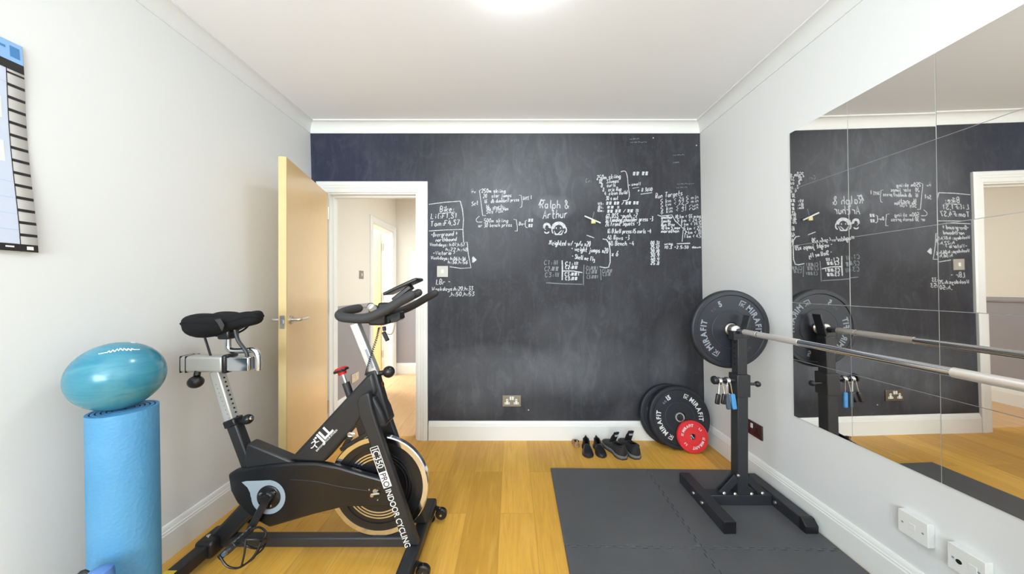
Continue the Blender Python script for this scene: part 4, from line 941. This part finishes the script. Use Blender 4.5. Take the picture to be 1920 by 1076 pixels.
R_('end_cap', MB().box((LX0 - .0305, 1.921, MZ), (LX0 + .0305, 1.930, MZ + .0605)), 'gloss', bevel=.003)
R_('cross_beam', MB().box((LX0 + .030, PYY - .030, MZ), (LX1 - .030, PYY + .030, MZ + .055)), bevel=.003)
R_('upright', MB().box((PX - .029, PYY - .029, MZ + .055), (PX + .029, PYY + .029, .72)), bevel=.004)
sl = R_('height_sleeve', MB().box((PX - .0365, PYY - .0365, .606), (PX + .0365, PYY + .0365, .728)), bevel=.004)
R_('inner_upright', MB().box((PX - .026, PYY - .026, .70), (PX + .026, PYY + .026, .925)), bevel=.004)
mb = MB()
for k in range(5):
    mb.lathe([(0, 0), (.006, 0), (.006, .001), (0, .001)], (PX - .0255, PYY, .78 + k * .03), (-1, 0, 0), 12)
R_('adjuster_hole', mb, 'dark')
for s in (-1, 1):
    mb = MB().beam((PX + s * .030, PYY + .005, MZ + .150), (PX + s * .115, PYY + .005, MZ + .058), .040, .006)
    mb.beam((PX + s * .030, PYY - .022, MZ + .150), (PX + s * .115, PYY - .022, MZ + .058), .040, .006)
    R_('brace', mb, bevel=.001)
def bolt(c, ax): R_('bolt', MB().lathe([(0, 0), (.0095, 0), (.0085, .006), (.004, .0085), (0, .009)], c, ax, 14), 'steel')
for c, ax in (((PX - .026, PYY - .0255, MZ + .162), (0, -1, 0)), ((PX - .105, PYY - .028, MZ + .066), (0, -1, .3)), ((PX + .105, PYY - .028, MZ + .066), (0, -1, .3)), ((PX - .045, PYY - .028, MZ + .062), (0, -1, .3)), ((PX + .045, PYY - .028, MZ + .062), (0, -1, .3)),
              ((LX0 - .030, 1.78, MZ + .032), (-1, 0, 0)), ((LX0 - .030, 1.70, MZ + .032), (-1, 0, 0)), ((LX1 - .030, 1.705, MZ + .030), (-1, 0, 0))): bolt(c, ax)
BXX, BZ = 1.256, .967; BRD = .014
hook = MB().box((BXX - .034, PYY - .024, .918), (BXX + .040, PYY + .024, .930))
hook.box((BXX - .034, PYY - .024, .928), (BXX - .026, PYY + .024, .966)).beam((BXX + .026, PYY, .926), (BXX + .058, PYY, 1.052), .010, .048)
hook.box((BXX - .026, PYY - .024, .930), (BXX + .026, PYY + .024, BZ - BRD - .0006))
R_('bar_hook', hook, bevel=.002)
peg = R_('side_peg', MB().tube([(PX - .036, PYY - .01, .694), (1.128, PYY - .01, .694)], .0125, 16).lathe([(0, 0), (.023, 0), (.023, .010), (.019, .016), (0, .016)], (1.128, PYY - .01, .694), (-1, 0, 0), 24), 'black')
R_('pull_pin', MB().tube([(PX + .036, PYY - .01, .672), (PX + .085, PYY - .01, .672)], .0075, 12).ball((PX + .094, PYY - .01, .672), .016), 'black')
# second stand under the near end of the bar (outside the frame)
st2 = copy_tree(stand); st2.location = (PX, .575, MZ)
st2['label'] = 'black steel squat stand under the near end of the barbell, outside the photo'
# spring collars hanging on the peg
def spring_collar(label, px, m1, hl_, spread, ang, mring='chrome', y=PYY - .01, z=.694, x2=0):
    o = thing('spring_collar', label, 'barbell collar', (px, y, z), 'spring collars hanging on the stand')
    q = []
    for k in range(0, 49):
        a = k / 48 * 2.6 * 2 * PI + 2.0; q.append((px - .008 + .016 * k / 48, y + .0165 * math.sin(a) * 1.12, z - .004 + .0175 * math.cos(a)))
    ro = obj('coil', MB().tube(q, .0036, 8), M['chrome' if mring == 'steel' else mring], o)
    for s, mm in ((-1, m1[0]), (1, m1[1])):
        x = px + s * spread
        top = Vector((px + s * .009, y - .018, z - .012)); mid_ = Vector((x, y - .024, z - .070)); end = Vector((x + ang, y - .030, z - .075 - hl_))
        obj('wire_arm', MB().tube([top, mid_, end + Vector((0, 0, hl_ * .6))], .0026, 8, smooth=3), M[mring], o)
        obj('grip', MB().beam(mid_ + Vector((0, 0, .002)), end, .024, .015), M[mm], o, bevel=.006, segs=3)
spring_collar('black gripped spring collar at the outer end of the stand peg', 1.146, ('gloss', 'gloss'), .048, .0165, -.012, 'steel')
spring_collar('blue and grey gripped spring collar next to the squat stand post', 1.190, ('greygrip', 'bluegrip'), .076, .0155, .008)
# barbell
bar = thing('barbell', 'long steel barbell resting on the squat stand along the mirrors', 'barbell', (BXX, 1.1, BZ - .025))
def cyl(r_, a, b, n=28): return MB().lathe([(0, a), (r_, a), (r_, b), (0, b)], (BXX, 0, BZ), (0, 1, 0), n)
obj('shaft', cyl(.0138, .478, 1.800), M['chrome'], bar)
for a, b in ((1.375, 1.60), (.55, .895), (1.61, 1.70)):
    obj('knurled_grip', cyl(.0146, a, b), M['knurl'], bar)
for a, b, c in ((1.762, 1.800, 1), (.478, .516, -1)):
    obj('bar_collar', MB().lathe([(.013, a), (.026, a), (.030, a + .006), (.030, b - .006), (.036 if c > 0 else .026, b), (.013, b)] if c > 0 else [(.013, a), (.036, a), (.030, a + .006), (.030, b - .006), (.026, b), (.013, b)], (BXX, 0, BZ), (0, 1, 0), 32, closed=True), M['steel'], bar)
obj('bar_sleeve', cyl(.0248, 1.800, 2.11), M['steel'], bar); obj('bar_sleeve', cyl(.0248, .17, .478), M['steel'], bar)
# ------------------------------------------------------------------ weight plates
def ring_text(mb, s, r, a0, size, Mx, bold=.001, gap=1.02, mi=0):
    """letters clockwise around a circle starting at a0 degrees, tops outwards; Mx: local x right, y up, z towards viewer"""
    a = a0
    for ch in s:
        if ch == ' ': a -= math.degrees(size * .4 / r); continue
        if ch == '~':
            wd = size * .92
            a -= math.degrees(wd / 2 / r); th = math.radians(a)
            L_ = Mx @ Matrix.Rotation(th - PI / 2, 4, 'Z') @ Matrix.Translation((0, r, 0))
            u = size * .72
            for x0, y0, x1, y1 in ((-.5, 0, -.36, 1), (-.5, .86, .5, 1), (-.18, 0, -.04, .62)): mb.box((x0 * u, y0 * u, 0), (x1 * u, y1 * u, .0004), L_, mi)
            mb.prism([L_ @ Vector((-.04 * u, .36 * u, 0)), L_ @ Vector((.30 * u, .68 * u, 0)), L_ @ Vector((.48 * u, .68 * u, 0)), L_ @ Vector((.10 * u, .33 * u, 0)), L_ @ Vector((.46 * u, 0, 0)), L_ @ Vector((.27 * u, 0, 0))], (L_.to_3x3() @ Vector((0, 0, .0004))), mi)
            a -= math.degrees(wd / 2 / r) * 1.15; continue
        cu = MB(); wd = text_bm(ch, size, cu, Matrix(), bold, align='LEFT'); cu.bm.free()
        adv = wd * gap * .88 + size * .05
        a -= math.degrees(adv / 2 / r); th = math.radians(a)
        L_ = Mx @ Matrix.Rotation(th - PI / 2, 4, 'Z') @ Matrix.Diagonal((.88, 1, 1, 1)) @ Matrix.Translation((-wd / 2, r, .0002))
        text_bm(ch, size, mb, L_, bold, mi); a -= math.degrees(adv / 2 / r)
def bumper(name, label, centre, normal, up, R=.225, th=.05, num='15', m='rubber', spin=0, white='white', grey='greyprint', hole=.0255):
    """centre = middle of the front face; normal points to the viewer"""
    normal = Vector(normal).normalized(); up = Vector(up); up = (up - up.dot(normal) * normal).normalized(); x = up.cross(normal)
    Mx = Matrix((x, up, normal)).transposed().to_4x4(); Mx.translation = Vector(centre)
    if spin: Mx = Mx @ Matrix.Rotation(math.radians(spin), 4, 'Z')
    o = thing(name, label, 'weight plate', Vector(centre) - normal * th / 2)
    k = R / .225
    pr = [(hole, -.004), (.040 * k, -.004), (.043 * k, 0), (.106 * k, 0), (.110 * k, -.003), (.194 * k, -.003), (.198 * k, .001), (.216 * k, .001), (.222 * k, -.003), (R, -.009), (R, -th + .009), (.222 * k, -th + .003), (.216 * k, -th), (hole, -th)]
    obj('rubber_disc', MB().lathe([(a, b) for a, b in pr], centre, normal, 96, closed=True), M[m], o, ang=25)
    if m == 'rubber':
        obj('steel_hub', MB().lathe([(hole - .0005, .0005), (.034, .0005), (.0345, -.004), (hole + .004, -.010), (hole + .004, -th + .002), (hole - .0005, -th + .002)], centre, normal, 48, closed=True), M['steel'], o)
    T_ = Mx @ Matrix.Translation((0, 0, -.0026))
    mb = MB()
    if m == 'rubber':
        ring_text(mb, '~MIRAFIT', .143, 246, .047, T_, .0015); ring_text(mb, '~MIRAFIT', .143, 74, .047, T_, .0015)
        ring_text(mb, num, .143, 124 if len(num) > 1 else 118, .044, T_, .002); ring_text(mb, num, .143, -57 if len(num) > 1 else -63, .044, T_, .002)
    else:
        ring_text(mb, '~MIRAFIT', .136 * k, 178, .050 * k, T_, .001); ring_text(mb, '~MIRAFIT', .136 * k, -2, .050 * k, T_, .001)
        for a in (38, 218): ring_text(mb, '2.5', .140 * k, a + 12, .040 * k, T_, .0006)
    obj('white_lettering', mb, M[white], o)
    if m == 'rubber':
        mb = MB(); ring_text(mb, 'KG', .143, 138, .022, T_, .0005); ring_text(mb, 'KG', .143, -42, .022, T_, .0005); obj('grey_lettering', mb, M[grey], o)
        obj('groove', MB().lathe([(.108, .0002), (.1092, .0002), (.1092, -.001), (.108, -.001)], centre, normal, 72, closed=True), M['greygrip'], o)
    return o
bumper('weight_plate', 'black rubber bumper plate loaded on the far end of the barbell', (BXX, 1.8022, BZ), (0, -1, 0), (0, 0, 1), th=.038, num='5', white='greyprint', grey='greygrip')
bumper('weight_plate', 'black bumper plate on the near end of the barbell, outside the photo', (BXX, .4758, BZ), (0, 1, 0), (0, 0, 1), th=.038, num='5', white='greyprint', grey='greygrip')
def leaning(R, base, tilt, th, yaw=0):
    """front-face centre, normal and up of a plate standing on its rim and leaning back by tilt"""
    tl = math.radians(tilt); nrm = Vector((math.sin(yaw) * math.cos(tl), -math.cos(yaw) * math.cos(tl), math.sin(tl))); upv = Vector((-math.sin(yaw) * math.sin(tl), math.cos(yaw) * math.sin(tl), math.cos(tl)))
    return Vector(base) + upv * R + nrm * 0.0, nrm, upv
TL = 11
TH1, TH2 = .052, .042
tl = math.radians(TL)
# rear plate: lower back rim on the floor, upper back rim on the wall/skirting
cf, nf, uf = leaning(.2275, (at(1281, 842, 2.312).x, 2.312, TH1 * math.sin(tl) + .0003), TL, TH1)
bumper('weight_plate', 'black bumper plate marked 15 leaning in the corner, with the red disc against it', cf, nf, uf, R=.2275, th=TH1, num='15', spin=2)
cb2 = cf - nf * (TH1 + .0045); cb2 = cb2 + Vector((-.045, 0, 0)) + uf * (.0)
cb2.z = cb2.z + (TH2 * math.sin(tl) + .0003 - (cb2.z - uf.z * .2275)) if (cb2.z - uf.z * .2275) < TH2 * math.sin(tl) else cb2.z
bumper('weight_plate', 'black bumper plate leaning on the wall, mostly hidden behind another black plate', cb2, nf, uf, R=.2275, th=TH2, num='10')
tr = math.radians(13.0); nr = Vector((0, -math.cos(tr), math.sin(tr))); ur = Vector((0, math.sin(tr), math.cos(tr))); RR = .1125
# red disc leans on the front face of the big plate
rx = at(1301, 818, 2.29).x
# distance along y so that its upper back rim just touches the big plate's front plane
rc = Vector((rx, 0, .026 * math.sin(tr) + RR * ur.z + .0003))
topback = rc + ur * RR - nr * .026
# the big plate front plane: (p - cf).nf = 0.002
need = .004
rc.y = -((Vector((topback.x, 0, topback.z)) - cf).dot(nf) - need) / nf.y - (topback.y - rc.y)
bumper('weight_plate', 'small red weight plate leaning on the black plates in the corner', rc, nr, ur, R=RR, th=.026, num='2.5', m='red')
# ------------------------------------------------------------------ shoes
def shoe(label, loc, rz, L, W, Ht, mu='shoe', ms='sole', heel='solelight', tongue=True, group=None, low=False):
    """heel at the origin, toe along +y"""
    o = thing('shoe', label, 'shoe', loc, group)
    T_ = Matrix.Translation(Vector(loc)) @ Matrix.Rotation(rz, 4, 'Z')
    def hw(t): return W / 2 * (.62 + .20 * math.sin(min(1, t / .25) * PI / 2) if t < .25 else .82 - .10 * math.sin((t - .25) / .25 * PI) if t < .5 else .82 + .18 * math.sin((t - .5) / .22 * PI / 2) if t < .72 else math.sqrt(max(.02, 1 - ((t - .72) / .285) ** 2)))
    def ends(t): return min(1, math.sqrt((t + .035) / .125)) if t < .09 else 1
    def ht(t): return Ht * (1.0 - .12 * t / .2 if t < .2 else .88 - .10 * (t - .2) / .15 if t < .35 else .78 - .36 * ((t - .35) / .45) ** .9 if t < .8 else .42 - .20 * ((t - .8) / .2) ** 1.6)
    sz = .022 if not low else .010
    N = 22; K = 20; rings = []
    for i in range(N + 1):
        t = i / N; w_ = max(.004, hw(t) * ends(t)); h_ = ht(t); r_ = []
        for k in range(K + 1):
            a = PI * k / K; c_, s_ = math.cos(a), math.sin(a)
            taper = 1 - .30 * s_ if t < .5 else 1 - .05 * s_
            x = w_ * (abs(c_) ** .6) * (1 if c_ >= 0 else -1) * taper; z = sz * .8 + (h_ - sz * .8) * s_ ** .75
            r_.append(T_ @ Vector((x, t * L, z)))
        rings.append(r_)
    mb = MB(); V = [[mb.bm.verts.new(p) for p in r_] for r_ in rings]
    for i in range(N):
        t = (i + .5) / N
        for k in range(K):
            mid_ = abs((k + .5) / K - .5)
            if .03 < t < .44 and mid_ < (.21 if t > .1 else .15): continue
            mb.face([V[i][k], V[i + 1][k], V[i + 1][k + 1], V[i][k + 1]])
    mb.face([v for v in V[0]][::-1]) if False else None
    mb.face(V[-1]); mb.face(V[0][::-1])
    for f in list(mb.bm.faces):
        if len(f.verts) > 6 and any(v in V[0] for v in f.verts): pass
    up_ = obj('upper', mb, M[mu], o, ang=70); sm = up_.modifiers.new('thick', 'SOLIDIFY'); sm.thickness = .005; sm.offset = -1
    base = []
    for i in range(N + 1):
        t = i / N; base.append((max(.006, hw(t) * ends(t)) * 1.07, t * L * 1.015 - .003))
    out_ = [(x, y) for x, y in base] + [(-x, y) for x, y in base[::-1]]
    obj('sole', MB().prism([T_ @ Vector((x, y, .0004)) for x, y in out_], (0, 0, .010)), M[ms], o, bevel=.002)
    if not low:
        inn = [(x * .985, y) for x, y in out_]
        obj('midsole', MB().prism([T_ @ Vector((x, y, .0098)) for x, y in inn], (0, 0, .018)), M[heel], o, bevel=.003)
    else: obj('heel_block', MB().prism([T_ @ Vector((x, y, .010)) for x, y in out_ if y < L * .3], (0, 0, .006)), M[ms], o)
    inner_ = [(x * .80, y) for x, y in base[1:12]]; ins = inner_ + [(-x, y) for x, y in inner_[::-1]]
    obj('insole', MB().prism([T_ @ Vector((x, y, sz)) for x, y in ins], (0, 0, .004)), M['lining'], o)
    # padded collar around the opening
    q = []
    for i in range(1, 10): q.append(V_pos(rings, i, int(K * .29)))
    q2 = [V_pos(rings, i, K - int(K * .29)) for i in range(9, 0, -1)]
    obj('collar', MB().tube(q + q2, .0045, 8, closed=True), M['lining'], o)
    if tongue:
        mb = MB(); rows_ = []
        for j in range(6):
            u = j / 5; y = L * (.56 - .20 * u - .02 * u * u); z = Ht * (.58 + .84 * u); wv = W * .25 * (1 if u < .8 else .80)
            rows_.append([T_ @ Vector((-wv, y + .010 * 1, z - .004)), T_ @ Vector((-wv * .5, y, z)), T_ @ Vector((0, y - .002, z + .003)), T_ @ Vector((wv * .5, y, z)), T_ @ Vector((wv, y + .010, z - .004))])
        VV = [[mb.bm.verts.new(p) for p in r_] for r_ in rows_]
        for A, Bq in zip(VV, VV[1:]):
            for k in range(4): mb.face([A[k], A[k + 1], Bq[k + 1], Bq[k]])
        to = obj('tongue', mb, M['lining'], o, ang=80); sm = to.modifiers.new('thick', 'SOLIDIFY'); sm.thickness = .008; sm.offset = 0
        a_, b__ = rows_[3], rows_[4]
        cqn = (rows_[4][1] + rows_[4][3] + rows_[3][1] + rows_[3][3]) / 4
        nrm_ = (T_.to_3x3() @ Vector((0, -.93, .30))).normalized()
        Ml = frame_M(cqn + nrm_ * .008, T_.to_3x3() @ Vector((1, 0, 0)), T_.to_3x3() @ Vector((0, .30, .93)))
        obj('tongue_label', MB().box((-.014, -.010, 0), (.014, .010, .0012), Ml), M['greyprint'], to, label='pale label')
        mb = MB()
        for j in range(4):
            t = .46 + j * .055; i = int(t * N); z_ = ht(t) + .002
            mb.tube([T_ @ Vector((-W * .20, t * L, z_ - .006)), T_ @ Vector((0, t * L + .004, z_ + .002)), T_ @ Vector((W * .20, t * L, z_ - .006))], .0022, 6, smooth=3)
        obj('laces', mb, M['gloss'], o)
    return o
def V_pos(rings, i, k): return rings[i][k] + Vector((0, 0, .001))
shoe('large black trainer with its tongue standing up, right one of the pair by the skirting', (.878, 2.205, 0), math.radians(4), .265, .102, .112, group='shoes by the blackboard wall')
shoe('large black trainer, left one of the bigger pair, toe turned left', (.787, 2.200, 0), math.radians(14), .262, .102, .108, group='shoes by the blackboard wall')
shoe('small black shiny shoe standing next to the large trainers', (.642, 2.405, 0), math.radians(180), .185, .074, .078, 'leather', 'sole', 'sole', False, 'shoes by the blackboard wall', True)
shoe('small black shiny shoe on the outer left, with a tan shoe behind it', (.562, 2.405, 0), math.radians(174), .185, .076, .078, 'leather', 'sole', 'sole', False, 'shoes by the blackboard wall', True)
shoe('small tan shoe peeping out behind the small black shoes', (.492, 2.372, 0), math.radians(2), .100, .050, .056, 'tan', 'tan', 'tan', False, 'shoes by the blackboard wall', True)
